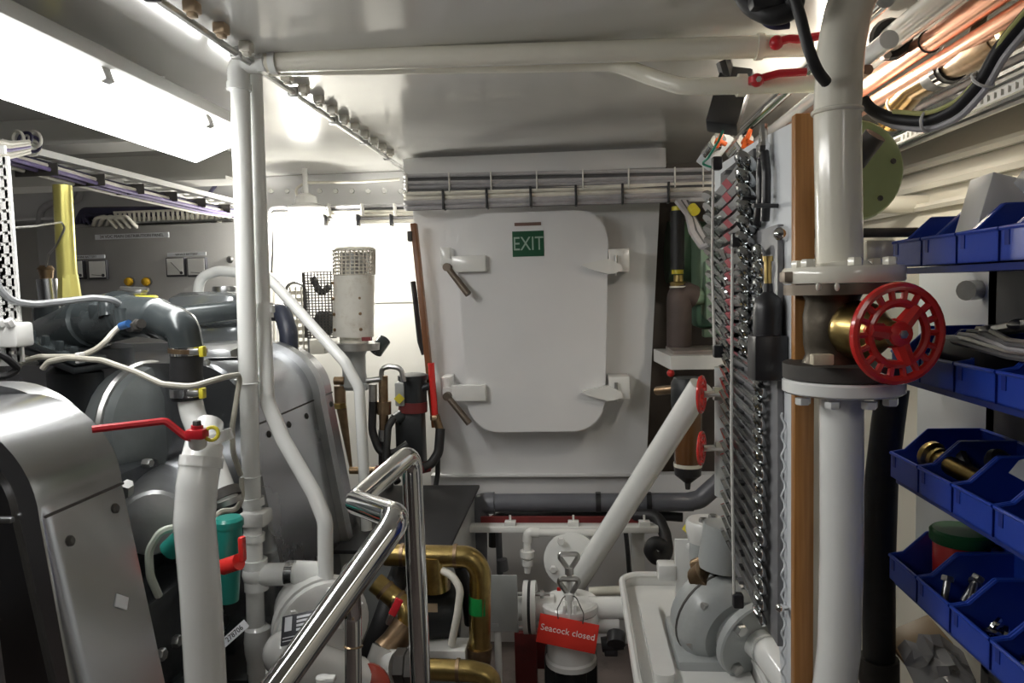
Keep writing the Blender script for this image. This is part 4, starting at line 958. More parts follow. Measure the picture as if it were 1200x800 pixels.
single('white_upright', B().bb(W(741, 690, 2.60), W(754, 620, 2.64), .002), M_white, 'flat white upright supporting the shelf bar', 'post')

# ------------------------------------------------------------------ grey pump with white tray and plate
t = thing('white_tray', 'white round cornered casting sloping beside the grey pump', 'tray', W(765, 800, 1.95))
zf = .585; cx_, cy_ = .265, 1.87
obj('tray_floor', B().prism(rrect(.26, .66, .05), Matrix.Translation((cx_, cy_, zf - .02)), .02), M_white, t)
rp = rrect(.28, .68, .06)
obj('tray_rim', B().tube([V((cx_ + x, cy_ + y, zf + .030)) for x, y in rp + rp[:1]], .010, 0, 8), M_white, t)
w_ = B(); ri = [V((cx_ + x, cy_ + y, zf - .02)) for x, y in rp]; wb = w_.bm
for k in range(len(ri)):
    p, q = ri[k], ri[(k + 1) % len(ri)]; n_ = V((q - p).cross(V((0, 0, 1)))).normalized() * .004; u_ = V((0, 0, .05))
    w_.ring_loft([[p - n_, p + n_, p + n_ + u_, p - n_ + u_], [q - n_, q + n_, q + n_ + u_, q - n_ + u_]], cap=False)
w_.bb((cx_ - .13, cy_ - .32, zf - .12), (cx_ + .13, cy_ + .32, zf - .019)); obj('tray_wall', w_, M_white, t)
obj('boss', B().prism(rrect(.05, .40, .02), Matrix.Translation((cx_ - .075, cy_ - .03, zf)), .020), M_white, t)
obj('boss', B().prism(rrect(.07, .16, .02), Matrix.Translation((cx_ + .02, cy_ - .05, zf)), .014), M_white, t)
obj('pedestal', B().bb((cx_ - .10, cy_ - .25, 0), (cx_ + .10, cy_ + .25, zf - .1)), M_bilge, t)
t = thing('white_motor_plate', 'white upright plate with one bolt beside the grey pump', 'plate', W(812, 725, 1.98))
obj('plate', B().bb(W(791, 722, 1.99), W(832, 632, 1.98), .003), M_white, t)
q = W(810, 640, 1.975); obj('plate_bolt', B().lathe(q, (0, -1, 0), [(.014, 0), (.014, .005), (.008, .010)], 10), M_white, t)
obj('clip', B().box(W(781, 668, 2.0), (.05, .05, .045), .006), M_white, t)
obj('foot', B().bb(W(791, 765, 1.90), W(812, 722, 1.95), .003), M_grey, t)
t = thing('grey_pump', 'grey painted centrifugal pump with bolted round flange', 'pump', W(850, 800, 1.75))
ax = V((.42, -.86, -.22)).normalized(); o = W(842, 722, 1.80)
obj('volute', B().lathe(o - ax * .07, ax, [(.07, 0), (.108, .02), (.118, .05), (.118, .062)], 32), M_grey, t)
obj('volute', B().lathe(o - ax * .004, ax, [(.118, 0), (.118, .025), (.108, .05), (.085, .070)], 32), M_grey, t)
obj('groove', B().lathe(o - ax * .010, ax, [(.1195, 0), (.1195, .006)], 32), M_gasket, t)
of = o + ax * .10 + V((.014, 0, .016))
obj('flange', B().lathe(of, ax, [(.095, 0), (.099, .004), (.099, .020), (.095, .024), (.04, .024)], 32), M_grey, t)
obj('neck', B().cyl(o + ax * .04, of, .06), M_grey, t)
bs = basis(ax)
for k in range(4):
    a = k * PI / 2 + .75; obj('flange_bolt', B().hexh(of + ax * .022 + bs @ V((.076 * math.cos(a), .076 * math.sin(a), 0)), ax, .015, .014), M_steel, t)
for k in range(6):
    a = k * PI / 3 + .2; obj('volute_bolt', B().hexh(o + ax * .030 + bs @ V((.105 * math.cos(a), .105 * math.sin(a), 0)), ax, .011, .016), M_steel, t)
obj('upper_port', B().cyl(W(842, 665, 1.80), W(850, 615, 1.80), .052, .052, n=24), M_grey, t)
obj('brass_ring', B().cyl(W(820, 680, 1.80), W(830, 672, 1.78), .036).cyl(W(815, 664, 1.82), W(828, 658, 1.80), .02), M_bronze, t)
obj('base', B().bb(W(780, 800, 1.95), W(870, 776, 1.70), .01), M_grey, t)
t = thing('white_filter_cap', 'white round filter cap with bolts behind the lower spanners', 'cap', W(828, 640, 1.95))
q = W(828, 612, 1.95)
obj('cap', B().lathe(q - V((0, 0, .02)), (0, 0, 1), [(.048, -.03), (.055, 0), (.055, .02), (.05, .028)], 26), M_white, t)
obj('canister', B().cyl(q - V((0, 0, .10)), q - V((0, 0, .02)), .046), M_grey, t)
for dx_, dy_ in ((-.012, -.02), (.018, .012)): obj('cap_bolt', B().hexh(q + V((dx_, dy_, .006)), (0, 0, 1), .012, .012), M_steel, t)
single('yellow_stopper', B().cyl(W(806, 624, 2.3), W(812, 616, 2.3), .022), M_yel, 'yellow plastic cap glimpsed behind the white filter cap', 'stopper')
single('white_discharge_pipe', B().tube([of + ax * .02, of + ax * .06, W(905, 768, 1.50), W(965, 850, 1.34)], .036, .04, 18), M_pipe, 'white pipe leaving the grey pump flange toward the riser foot', 'pipe')

# ------------------------------------------------------------------ recess right of the hatch trunk
t = thing('corner_shelf', 'white painted shelf with angled corner below the green machinery', 'shelf', W(810, 430, 2.55))
pl = [W(766, 408, 2.86), W(786, 420, 2.55), W(862, 420, 2.55), W(862, 408, 2.86)]
zb = W(800, 433, 2.55).z; zt2 = W(800, 417, 2.55).z
obj('board', B().prism([(p.x, p.y) for p in pl], Matrix.Translation((0, 0, zb)), zt2 - zb), M_white, t)
single('drip_tray', B().bb(W(789, 417, 2.60), W(846, 404, 2.82), .003), mat('taupe_tin', (.30, .26, .24), .4, .3), 'taupe metal drip tray sitting on the white corner shelf', 'tray')
t = thing('green_compressor', 'pale green machinery casing in the recess beside the hatch', 'machine', W(825, 400, 2.92))
obj('casing', B().box(W(838, 320, 2.95), (.16, .22, .36), .03), M_green, t)
obj('side_plate', B().bb(W(827, 375, 2.80), W(842, 305, 2.86), .01), M_green, t)
obj('port', B().cyl(W(806, 349, 2.82), W(828, 347, 2.86), .030, n=18), M_green, t)
obj('port_ring', B().lathe(W(810, 349, 2.82), (-1, 0, 0), [(.032, 0), (.032, .012), (.02, .016)], 18), M_steel, t)
obj('lower_casing', B().box(W(826, 366, 2.92), (.10, .14, .12), .03), mat('dark_green', (.12, .24, .17), .4), t)
obj('foot', B().box(W(836, 390, 2.86), (.08, .05, .03), .004), M_green, t)
obj('drum', B().cyl(W(782, 296, 3.15), W(826, 296, 3.15), .13, n=26), mat('deep_green', (.06, .11, .06), .45), t)
t = thing('lagged_pipe', 'brown lagged elbow pipe with brass union and black hose above', 'pipe', W(795, 400, 2.78))
obj('lagging', B().tube([W(796, 410, 2.78), W(796, 342, 2.78), W(812, 348, 2.80)], .046, .04, 18), mat('brown_lagging', (.075, .055, .05), .6, var=.2, bump=.2), t)
obj('brass_union', B().hexh(W(795, 336, 2.78), (0, 0, 1), .030, .02).cyl(W(795, 330, 2.78), W(795, 322, 2.78), .018), M_brass, t)
obj('yellow_collar', B().cyl(W(794, 321, 2.78), W(794, 315, 2.78), .022).cyl(W(794, 248, 2.78), W(794, 242, 2.78), .022), M_yel, t)
obj('black_hose', B().cyl(W(794, 316, 2.78), W(794, 247, 2.78), .026), M_blackr, t)
obj('white_gasket', B().cyl(W(796, 337, 2.78), W(796, 335, 2.78), .036), M_cream, t)
lanes = []
for i in range(6):
    q = i * 2.2
    lanes.append([W(793 + q, 236, 2.7), W(806 + q, 252 + q, 2.66), W(810 + q * 1.2, 272, 2.62), W(822 + q, 290, 2.55), W(834, 285 + q, 2.5)])
bundle('dangling_cable_bundle', 'grey cables drooping in a loop between trunk and spanner rack', 'cables', lanes, [], M_cord, [M_cabg, M_cabg, M_rack], .010)
single('yellow_plug', B().cyl(W(811, 243, 2.66), W(815, 248, 2.64), .018), M_yel, 'yellow plug in the drooping grey cables', 'plug')
t = thing('fuel_filter', 'amber fuel filter bowl with black cap behind the diagonal pipe', 'filter', W(806, 570, 2.48))
q = W(806, 548, 2.48); h0_ = W(806, 480, 2.48)
obj('bowl', B().cyl(q, h0_, .045, .047, n=22), M_amberglass, t)
obj('head', B().lathe(h0_, (0, 0, 1), [(.052, 0), (.056, .02), (.056, .09), (.045, .11)], 22), M_dark2, t)
obj('band', B().cyl(W(806, 546, 2.48), W(806, 542, 2.48), .048, n=22), M_cream, t)
obj('base_cap', B().lathe(W(806, 556, 2.48), (0, 0, 1), [(.015, -.025), (.02, -.02), (.044, .0), (.046, .028)], 22), M_blackp, t)
obj('drain', B().cyl(W(806, 557, 2.48), W(806, 573, 2.48), .014, .008), M_blackp, t)
obj('inlet_pipe', B().tube([W(806, 462, 2.48), W(800, 455, 2.5), W(770, 458, 2.6)], .016, .03, 10), M_bronze, t)
single('crimson_knob', B().sph(W(786, 437, 2.6), .014), M_red, 'tiny crimson knob beneath the corner shelf', 'knob')
# ------------------------------------------------------------------ hand wheels
def handwheel(o, ax, R, label, name='handwheel', spokes=3, nrib=18, m=M_red, stem=.05, rot=0.3):
    o = V(o); ax = V(ax).normalized(); bs = basis(ax)
    t = thing(name, label, 'handwheel', o)
    obj('outer_ring', B().torus(o, ax, R * .91, R * .095, 36, 8), m, t)
    obj('inner_ring', B().torus(o, ax, R * .60, R * .085, 30, 8), m, t)
    for i in range(nrib):
        a = 2 * PI * i / nrib; d = bs @ V((math.cos(a), math.sin(a), 0))
        obj('rim_rib', B().cyl(o + d * R * .62, o + d * R * .93, R * .068, n=6), m, t)
    for i in range(spokes):
        a = 2 * PI * i / spokes + rot; d = bs @ V((math.cos(a), math.sin(a), 0))
        obj('spoke', B().cyl(o - ax * R * .06, o + d * R * .62, R * .19, R * .15, n=8), m, t)
    obj('hub', B().lathe(o - ax * R * .2, ax, [(R * .26, 0), (R * .30, R * .1), (R * .24, R * .32), (R * .12, R * .36)], 16), m, t)
    obj('hub_nut', B().lathe(o + ax * R * .14, ax, [(R * .085, 0), (R * .085, R * .06), (R * .03, R * .07)], 6), M_steel, t)
    if stem: obj('stem', B().cyl(o - ax * R * .1, o - ax * stem, R * .1, n=10), M_steel, t)
    return t
# big riser with gate valve
XR = .437; YR = 1.2
def rc(py, px=985): return W(px, py, YR)
t = thing('white_riser', 'thick white riser pipe with flange joining the bronze gate valve', 'pipe', rc(332))
obj('upper_pipe', B().tube([rc(330, 984), rc(131, 981), rc(60, 985), rc(10, 994), rc(-20, 1008), W(1060, -60, 1.2)], .0348, .12, 28), M_cream, t)
obj('weld_collar', B().torus(rc(131, 981), (0, 0, 1), .0350, .0038, 30, 8), M_cream, t)
obj('flange', B().lathe(rc(331, 987), (0, 0, 1), [(.088, 0), (.090, .003), (.090, .021), (.087, .025), (.044, .026), (.037, .033)], 40), M_cream, t)
for k in range(6):
    a = k * PI / 3 + .45; q = rc(312, 987) + V((.068 * math.cos(a), .068 * math.sin(a), 0))
    obj('flange_nut', B().hexh(q, (0, 0, 1), .011, .012), M_cream, t)
for k, px in enumerate((959, 981)): obj('paint_drip', B().sph(W(px, 336, 1.2 - .090), .004, (1, .5, 1.6)), M_cream, t)
t = thing('gate_valve', 'dark bronze gate valve bolted between the riser flanges', 'valve', rc(440))
obj('upper_flange', B().cyl(rc(344, 987), rc(332, 987), .088, n=36), mat('tarnished_flange', (.17, .14, .11), .42, .7, var=.25, vscale=20), t)
obj('flange_clip', B().bb(W(913, 331, 1.2), W(936, 318, 1.17), .002), mat('tarnished_clip', (.30, .25, .2), .45, .6), t)
obj('body', B().lathe(rc(425, 975), (0, 0, 1), [(.046, 0), (.040, .014), (.043, .03), (.044, .075), (.040, .10), (.046, .112)], 26), mat('dark_bronze_cast', (.10, .085, .065), .4, .8, var=.3, vscale=20, bump=.2), t)
sd = (W(1052, 390, 1.085) - W(994, 384, 1.20)).normalized()
vb = W(1003, 386, 1.165)
obj('bonnet', B().lathe(vb, sd, [(.030, -.03), (.042, -.012), (.045, .006), (.042, .030), (.034, .045), (.024, .062), (.017, .09)], 24), M_brass, t)
obj('stem', B().cyl(vb, W(1052, 390, 1.085) - sd * .01, .009), M_bronze, t)
obj('lower_flange', B().cyl(rc(441, 987), rc(424, 987), .090, n=36), M_gasket, t)
obj('bolt_head', B().box(W(963, 421, 1.115), (.030, .018, .016), .002), mat('rusty_white', (.62, .56, .42), .5, dirt=(.15, .10, .06), dirt_amt=.8), t)
t = thing('lower_riser', 'thick white pipe with flange standing below the bronze gate valve', 'pipe', rc(800))
obj('flange', B().lathe(rc(459, 987), (0, 0, 1), [(.087, 0), (.091, .003), (.091, .019), (.088, .0225)], 40), M_pipe, t)
obj('pipe_run', B().tube([rc(458, 986), rc(650, 986), rc(760, 983), rc(880, 968)], .0333, .1, 28), M_pipe, t)
for k in range(4):
    a = -.6 - k * .75; q = rc(463, 987) + V((.070 * math.cos(a), .070 * math.sin(a), 0))
    obj('flange_bolt', B().hexh(q, (0, 0, -1), .012, .011), M_pipe, t)
handwheel(W(1052, 391, 1.085), -sd * -1 if sd.y < 0 else -sd, .074, 'large red handwheel in front of the bronze gate valve', stem=.02, rot=.9)
handwheel(W(822, 462, 1.98), (1, -.40, 0), .052, 'upper of two small red handwheels seen edge on', nrib=10, stem=-.06)
handwheel(W(822, 525, 2.02), (1, -.40, 0), .048, 'lower of two small red handwheels seen edge on', nrib=10, stem=-.06)
t = thing('pipe_manifold', 'steel valve spindles and pipe behind the small red handwheels', 'pipe', W(850, 540, 2.0))
obj('spindle', B().cyl(W(824, 462, 1.98), W(858, 460, 2.02), .009), M_steel, t)
obj('spindle', B().cyl(W(824, 525, 2.02), W(858, 524, 2.04), .009), M_steel, t)
obj('header', B().cyl(W(852, 430, 2.04), W(852, 580, 2.04), .034), M_grey, t)
obj('gland', B().hexh(W(836, 461, 2.0), (1, 0, 0), .02, .03).hexh(W(838, 525, 2.02), (1, 0, 0), .02, .03), M_steel, t)
# ------------------------------------------------------------------ tool board and oak strip
XB = .372
t = thing('tool_board', 'white painted tool board standing edge on behind the spanners', 'board', (XB, 1.75, .70))
pl = [(1.275, .66), (1.275, 1.765), (1.55, 1.785), (1.98, 1.80), (1.98, 1.38), (1.74, 1.36), (1.74, .93), (1.55, .92), (1.40, .90), (1.33, .66)]
m = Matrix(((0, 0, 1, XB), (1, 0, 0, 0), (0, 1, 0, 0), (0, 0, 0, 1)))
obj('panel', B().prism(pl, m, .018), M_board, t)
os_ = B(); os_.bb((XB - .008, 1.250, .64), (XB + .024, 1.272, W(940, 134, 1.26).z), .002); ok_ = obj('oak_edging', os_, M_oak, t)
for py in (270, 470, 500, 700): obj('oak_screw', B().lathe(W(939, py, 1.253), (0, -1, 0), [(.004, 0), (.003, .0015)], 8), M_gasket, ok_)
# spring cord down the board
cb = [(XB - .006 + .003 * math.cos(i * .9), 1.325 + .003 * math.sin(i * .9), 1.0 - .9 + .6 + i * .0052) for i in range(110)]
single('coiled_cable', B().tube(cb, .0022, 0, 5), M_board, 'white coiled cord running down the tool board beside the oak edging', 'cord')
# ---- spanners
def ring_poly(R, n, hexr=False): return [(R * math.cos(2 * PI * i / n), R * math.sin(2 * PI * i / n)) for i in range(n)]
def spanner(L=.30, rr=.0165):
    t = thing('spanner', 'x', 'spanner', (0, 0, 0))
    n1 = B()
    for a, b, wa, wb in ((rr * .7, L * .25, .011, .0080), (L * .25, L * .75, .0080, .0080), (L * .75, L - .016, .0080, .012)):
        n1.prism([(-wa, a), (-wa * .55, a), (wa * .55, a), (wa, a), (wb, b), (-wb, b)], Matrix.Translation((0, 0, -.0026)), .0052)
    obj('handle', n1, M_tool, t)
    obj('ring_end', B().torus((0, 0, 0), (0, 0, 1), rr * .74, rr * .30, 20, 8, 1.25), M_tool, t)
    s = rr * 1.1
    jaw = [(-s * .55, s * 1.3), (-s * .95, s * .8), (-s * 1.12, 0), (-s * .95, -s * .85), (-s * .45, -s * .95), (-s * .5, 0), (-s * .3, s * .28), (s * .3, s * .28), (s * .5, 0), (s * .45, -s * .95), (s * .95, -s * .85), (s * 1.12, 0), (s * .95, s * .8), (s * .55, s * 1.3)]
    o = B(); bm = o.bm
    a = [bm.verts.new((x, L - y, -.0042)) for x, y in jaw]; b = [bm.verts.new((x, L - y, .0042)) for x, y in jaw]
    n = len(jaw)
    for i in range(n): bm.faces.new((a[i], a[(i + 1) % n], b[(i + 1) % n], b[i]))
    bm.faces.new(b); bm.faces.new(list(reversed(a))); bmesh.ops.triangulate(bm, faces=[f for f in bm.faces if len(f.verts) > 4])
    obj('jaw_end', o, M_tool, t)
    return t
def rack(label_rack, where, N, y_near, x, z_top, z_bot, L, rr, tape, tilt, pitch, cord_y, grp):
    r = thing('spanner_rack', label_rack, 'tool rack', (XB, y_near + L / 2, z_bot))
    obj('backing_strip', B().bb((XB - .012, y_near + (L * .05 if tape else -.06), z_bot - .03), (XB - .001, y_near + L * 1.04, z_top + (.03 if tape else .05)), .002), M_rack if tape else mat('grey_rack_board', (.22, .22, .23), .4), r)
    for yy in (y_near + L * .22, y_near + L * .68):
        s0_ = None
        for i in range(N + 1):
            z = z_top + (z_bot - z_top) * (i - .5) / (N - 1)
            if s0_ is None:
                s0_ = obj('slot', B().bb((x + .004, -.012, -.004), (XB - .010, .012, .003)), M_rack, None, (0, 0, 0)); sm_ = s0_.data; s0_.parent = r; s0_.location = V((0, yy, z)) - V(r['_o'])
            else: inst('slot', sm_, r, Matrix.Translation(V((0, yy, z)) - V(r['_o'])))
    cx_ = x - .022
    obj('retaining_cord', B().tube([(cx_, cord_y, z_top + .03), (cx_ - .004, cord_y, (z_top + z_bot) / 2), (cx_, cord_y, z_bot - .02)], .0030, 0, 6), M_cord, r)
    for z in (z_top + .035, z_bot - .025): obj('cord_clip', B().box((cx_ + .008, cord_y, z), (.022, .022, .03), .004), M_blackp, r)
    proto = spanner(L, rr)
    if tape:
        obj('red_tape', B().box((0, L * .48, 0), (.0178, L * .14, .0056)), mat('red_label_tape', (.45, .10, .12), .5), proto)
    for i in range(N):
        f = i / (N - 1)
        lab = '%s spanner from the top of the %s' % (ORD[i], where)
        o = proto if i == 0 else copy_tree(proto)
        o['label'] = lab; o['group'] = grp
        o.location = (x, y_near + random.uniform(-.004, .004), z_top + (z_bot - z_top) * f)
        sc_ = 1.08 - .16 * f if tape else 1.0
        o.scale = (sc_, sc_, sc_); o.rotation_mode = 'YXZ'
        o.rotation_euler = (pitch(f), tilt + random.uniform(-.07, .07), 0)
    return r
rack('dark spanner rack higher on the tool board with white cord and red labels', 'upper rack beside the grey cables', 13, 1.50, XB - .030,
     W(868, 196, 1.56).z, W(868, 405, 1.56).z, .33, .0245, True, .9, lambda f: -.10 + .10 * f, 1.72, 'spanners in the upper rack')
rack('long dark spanner rack lower on the tool board with white cord', 'lower rack above the grey pump', 23, 1.40, XB - .028,
     W(890, 298, 1.40).z, W(896, 722, 1.40).z, .31, .0205, False, 1.15, lambda f: .02 + .12 * f, 1.53, 'spanners in the lower rack')
# black plates behind
single('grey_rack_plate', B().bb((XB - .006, 1.50, W(870, 268, 1.52).z), (XB, 1.66, W(870, 186, 1.52).z), .002), M_rack, 'dark grey plate on the tool board above the lower rack', 'plate')
# pliers hanging
q = W(907, 205, 1.36)
t = thing('circlip_pliers', 'black handled pliers with shiny jaws hanging on the tool board', 'pliers', W(905, 245, 1.40))
q0 = W(906, 240, 1.40); x_ = XB - .016
q0.x = x_
for s_ in (-1, 1):
    obj('handle', B().tube([(x_, 1.42 + s_ * .006, q0.z + .10), (x_, 1.42 + s_ * .022, q0.z + .06), (x_, 1.42 + s_ * .020, q0.z + .01), (x_, 1.42 + s_ * .030 + .02, q0.z - .028)], .0085, .03, 10), M_blackp, t)
    obj('jaw', B().tube([(x_, 1.42 + s_ * .003, q0.z + .09), (x_, 1.42 - s_ * .006, q0.z + .115), (x_, 1.42 - s_ * .002, q0.z + .150)], lambda s: .013 - .006 * s, .01, 8), M_chrome, t)
obj('pivot', B().cyl((x_ - .010, 1.42, q0.z + .098), (x_ + .010, 1.42, q0.z + .098), .009), M_chrome, t)
single('hanger_peg', B().cyl((XB, 1.38, q0.z - .004), (XB - .05, 1.36, q0.z - .004), .004, n=8), M_blackp, 'black peg under the pliers on the tool board', 'peg')
single('hanger_peg', B().cyl((XB, 1.47, q0.z + .02), (XB - .05, 1.45, q0.z + .02), .004, n=8), M_blackp, 'black peg holding the pliers away from the spanners', 'peg')
# black bottle in holder
bc = W(900, 395, 1.34)
t = thing('oil_bottle', 'black plastic bottle with brass nozzle in a holder on the tool board', 'bottle', W(900, 440, 1.34))
zz = lambda py: W(901, py, 1.34).z
obj('bottle_body', B().lathe((bc.x, bc.y, zz(440)), (0, 0, 1), [(.024, 0), (.026, .004), (.026, zz(362) - zz(440)), (.022, zz(350) - zz(440)), (.009, zz(342) - zz(440)), (.008, zz(332) - zz(440))], 22), M_blackp, t)
obj('brass_nozzle', B().cyl((bc.x, bc.y, zz(333)), (bc.x, bc.y, zz(300)), .0065, .006).cyl((bc.x, bc.y, zz(306)), (bc.x, bc.y, zz(300)), .009), M_brass, t)
obj('holder', B().bb((bc.x - .030, bc.y - .030, zz(444)), (XB, bc.y + .030, zz(392)), .004), M_blackp, t)
# rod end through the oak and rod to the bins
t = thing('steel_rod', 'thin steel rod passing behind the riser with a chrome nut', 'rod', W(980, 273, 1.36))
obj('rod', B().cyl(W(925, 274, 1.36), W(1075, 272, 1.36), .0085), M_gasket, t)
obj('cap_nut', B().lathe((XB - .001, 1.325, W(915, 274, 1.33).z), (-1, 0, 0), [(.013, -.002), (.013, .008), (.011, .016), (.004, .022)], 12), M_chrome, t)
single('wing_nut', B().sph(W(914, 712, 1.30), .008).cyl(W(914, 712, 1.30), W(922, 712, 1.31), .005), M_chrome, 'small chrome knob low on the tool board', 'knob')
# black hoses by the ceiling lamp
def hose(pts, r, m, label, fil=.08, n=12, name='black_hose'): return single(name, B().tube(pts, r, fil, n), m, label, 'hose')
t = thing('black_lamp_flex', 'tangle of black flex and hose hanging from the ceiling beside the riser', 'hose', W(905, 20, 1.2))
obj('hose', B().tube([W(855, -30, 1.2), W(880, 8, 1.2), W(905, 20, 1.18), W(932, 12, 1.17), W(930, -30, 1.16)], .015, .05, 12), M_blackr, t)
obj('hose', B().tube([W(925, -20, 1.15), W(938, 20, 1.14), W(948, 60, 1.13), W(958, 84, 1.14), W(968, 96, 1.16)], .0085, .06, 10), M_blackr, t)
obj('hose', B().tube([W(868, -10, 1.22), W(882, 14, 1.22), W(904, 32, 1.2), W(925, 30, 1.2)], .0055, .05, 8), M_cabd, t)
obj('plug', B().box(W(905, 2, 1.19), (.075, .05, .035), .012), M_blackp, t)
# hanging black box
t = thing('black_junction_box', 'black plastic box hanging under the cream S bend pipe', 'box', W(855, 155, 1.78))
bt_ = B(); bt_.boxm(MX(W(855, 118, 1.78), (-.2, -.9, .25), (1, -.2, -.28)), (.075, .145, .06), .008); obj('box_body', bt_, mat('charcoal_plastic', (.012, .012, .015), .4), t)
obj('strap', B().tube([W(848, 72, 1.78), W(856, 100, 1.78)], .018, 0, 8), M_blackp, t)
obj('green_wire', B().tube([W(848, 152, 1.77), W(842, 165, 1.77), W(830, 185, 1.8), W(822, 192, 1.84), W(834, 196, 1.82)], .003, .02, 6), mat('green_wire', (.01, .20, .12), .4), t)
# ------------------------------------------------------------------ copper and white pipes along the hull
def along(px, py, z, y0, y1):
    p = WZ(px, py, z); return V((p.x, y0, z)), V((p.x, y1, z))
def lpipe(px, py, z, y0, y1, r, m, label, name):
    a, b = along(px, py, z, y0, y1); t = thing(name, label, 'pipe', a.lerp(b, .5)); obj('pipe_run', B().cyl(a, b, r, n=18), m, t)
    return t, a, b
t, a, b = lpipe(1015, 100, 1.965, .75, 2.6, .0205, M_copper, 'bright copper pipe running overhead nearest the riser', 'copper_pipe')
obj('clip', B().torus((a.x, 1.55, a.z), (0, 1, 0), .0215, .002, 16, 6), M_gasket, t)
t, a, b = lpipe(1017, 124, 1.925, .75, 2.6, .0165, M_copper, 'second copper pipe just below the bright copper pipe', 'copper_pipe')
t, a, b = lpipe(905, 120, 1.965, 1.3, 2.55, .0175, M_chrome, 'satin silver overhead pipe beside the black hanging box', 'overhead_pipe')
t, a, b = lpipe(915, 146, 1.915, 1.36, 2.3, .0165, M_pipe, 'white overhead pipe above the tool board', 'overhead_pipe')
t, a, b = lpipe(900, 168, 1.89, 1.45, 2.2, .010, mat('brown_tube', (.30, .18, .12), .35, .4), 'narrow brown tube lying on the top of the tool board', 'overhead_pipe')
for px, py, yy, lab in ((838, 166, 2.16, 'orange wing valve on the satin silver pipe'), (869, 166, 2.02, 'orange wing valve nearer the tool board')):
    q = W(px, py, yy); t = thing('wing_valve', lab, 'valve', q)
    obj('valve_body', B().cyl(q + V((-.02, .03, -.03)), q + V((.012, -.02, .01)), .018).hexh(q + V((0, -.01, -.008)), (0, -1, .2), .022, .02), M_chrome, t)
    wb = B(); wb.box(q + V((.006, -.035, .0)), (.012, .014, .052), .003, Matrix.Rotation(.4, 3, 'Y')); wb.box(q + V((.010, -.035, -.008)), (.034, .014, .012), .003, Matrix.Rotation(.5, 3, 'Y')); obj('wing', wb, M_orange, t)
single('white_square_duct', B().boxm(MX(W(838, 176, 2.22), (.5, .3, .6), (1, 0, -.6)), (.05, .06, .10), .004), M_board, 'white block end below the orange wing valve', 'block')
t, a, b = lpipe(1085, 14, 1.99, .6, 1.62, .0255, M_pipe, 'short fat white pipe with black gasket end near the ceiling', 'overhead_pipe')
obj('black_gasket', B().cyl((b.x, 1.61, b.z), (b.x, 1.622, b.z), .024, n=20), M_blackr, t)
obj('gasket_rim', B().torus((b.x, 1.605, b.z), (0, 1, 0), .034, .010, 20, 6), M_blackr, t)
obj('clip_bolt', B().hexh((b.x - .02, 1.59, b.z - .035), (0, -1, -.3), .010, .02), M_steel, t)
# bronze valve chain
p0, p1 = along(1080, 98, 1.915, .7, 1.82)
t = thing('bronze_pipe', 'tarnished bronze pipe with hose clamp and ribbed end beside the copper pipes', 'pipe', p0.lerp(p1, .5))
def bp(y, d=0): return V((p0.x, y, p0.z + d))
obj('pipe_run', B().cyl(bp(.7), bp(1.440), .024), M_bronze, t)
obj('union', B().lathe(bp(1.320), (0, 1, 0), [(.028, 0), (.030, .01), (.030, .03), (.026, .035)], 8), M_brass, t)
obj('valve_body', B().tube([bp(1.380), bp(1.450), bp(1.540)], lambda s: .026 + .008 * math.sin(PI * s), 0, 14), M_bronze, t)
obj('black_hose', B().cyl(bp(1.540), bp(1.620), .031), M_blackr, t)
obj('hose_clamp', B().cyl(bp(1.555), bp(1.575), .0335).box(bp(1.565, .036), (.02, .016, .014), .003), M_chrome, t)
obj('elbow', B().tube([bp(1.610), bp(1.700), bp(1.780, -.02), bp(1.830, -.045)], .029, .06, 16), mat('amber_bronze', (.20, .12, .035), .25, .9, var=.25), t)
obj('end_ring', B().torus(bp(1.775, -.02), (0, 1, -.4), .0295, .003, 20, 6), M_cream, t)
obj('small_branch', B().cyl(bp(1.470, .01), bp(1.450, .06), .012), M_bronze, t)
# silver cables along the hull
lanes = []
for i in range(8):
    p = WZ(1165, 75 + i * 8, 1.93 - .011 * i)
    lanes.append([(p.x, .6, p.z), (p.x + .004, 1.2, p.z - .004), (p.x + .0, 1.45, p.z), (p.x - .01, 2.3, p.z + .002)])
bundle('silver_cable_bundle', 'silver cables stretched along the hull under the bronze pipe', 'cables', lanes, [], M_cord, [M_alu, M_cabg, M_alu, M_steel], .0068)
# perforated edge strip
p = WZ(1130, 128, 1.80)
t = thing('perforated_rail', 'white rail with slotted edge along the hull above the carton', 'rail', (p.x, 1.3, p.z))
obj('rail', B().bb((p.x, .6, p.z + .004), (p.x + .04, 2.0, p.z + .008)), M_white, t)
for i in range(36): obj('rail_tooth', B().bb((p.x - .002, .95 + i * .02, p.z - .006), (p.x + .004, .961 + i * .02, p.z + .006)), M_white, t)
obj('rail_lip', B().bb((p.x - .002, .6, p.z - .010), (p.x + .004, 2.0, p.z - .006)), M_white, t)
# yellow/black cable loop
lp_ = [W(1012, 117, 1.22), W(1020, 128, 1.21), W(1045, 139, 1.18), W(1085, 143, 1.14), W(1120, 128, 1.10), W(1150, 95, 1.06), W(1172, 55, 1.03), W(1210, 10, 1.0)]
t = thing('cable_loop', 'black cable with yellow green earth wire looping beside the riser', 'cable', W(1085, 148, 1.12))
obj('black_cable', B().tube(lp_, .0088, .08, 10), M_blackr, t)
obj('earth_wire', B().tube([p + V((-.002, -.010, .0085)) for p in lp_[2:]], .0035, .08, 8), mat('yellow_green_wire', (.55, .55, .22), .45), t)
obj('grey_cable', B().tube([p + V((.004, -.004, -.013)) for p in lp_], .0048, .08, 8), M_cabg, t)
for q in (3, 5): obj('cable_tie', B().torus(lp_[q] + V((0, -.003, 0)), lp_[q + 1] - lp_[q - 1], .0145, .0022, 14, 5), M_paper, t)
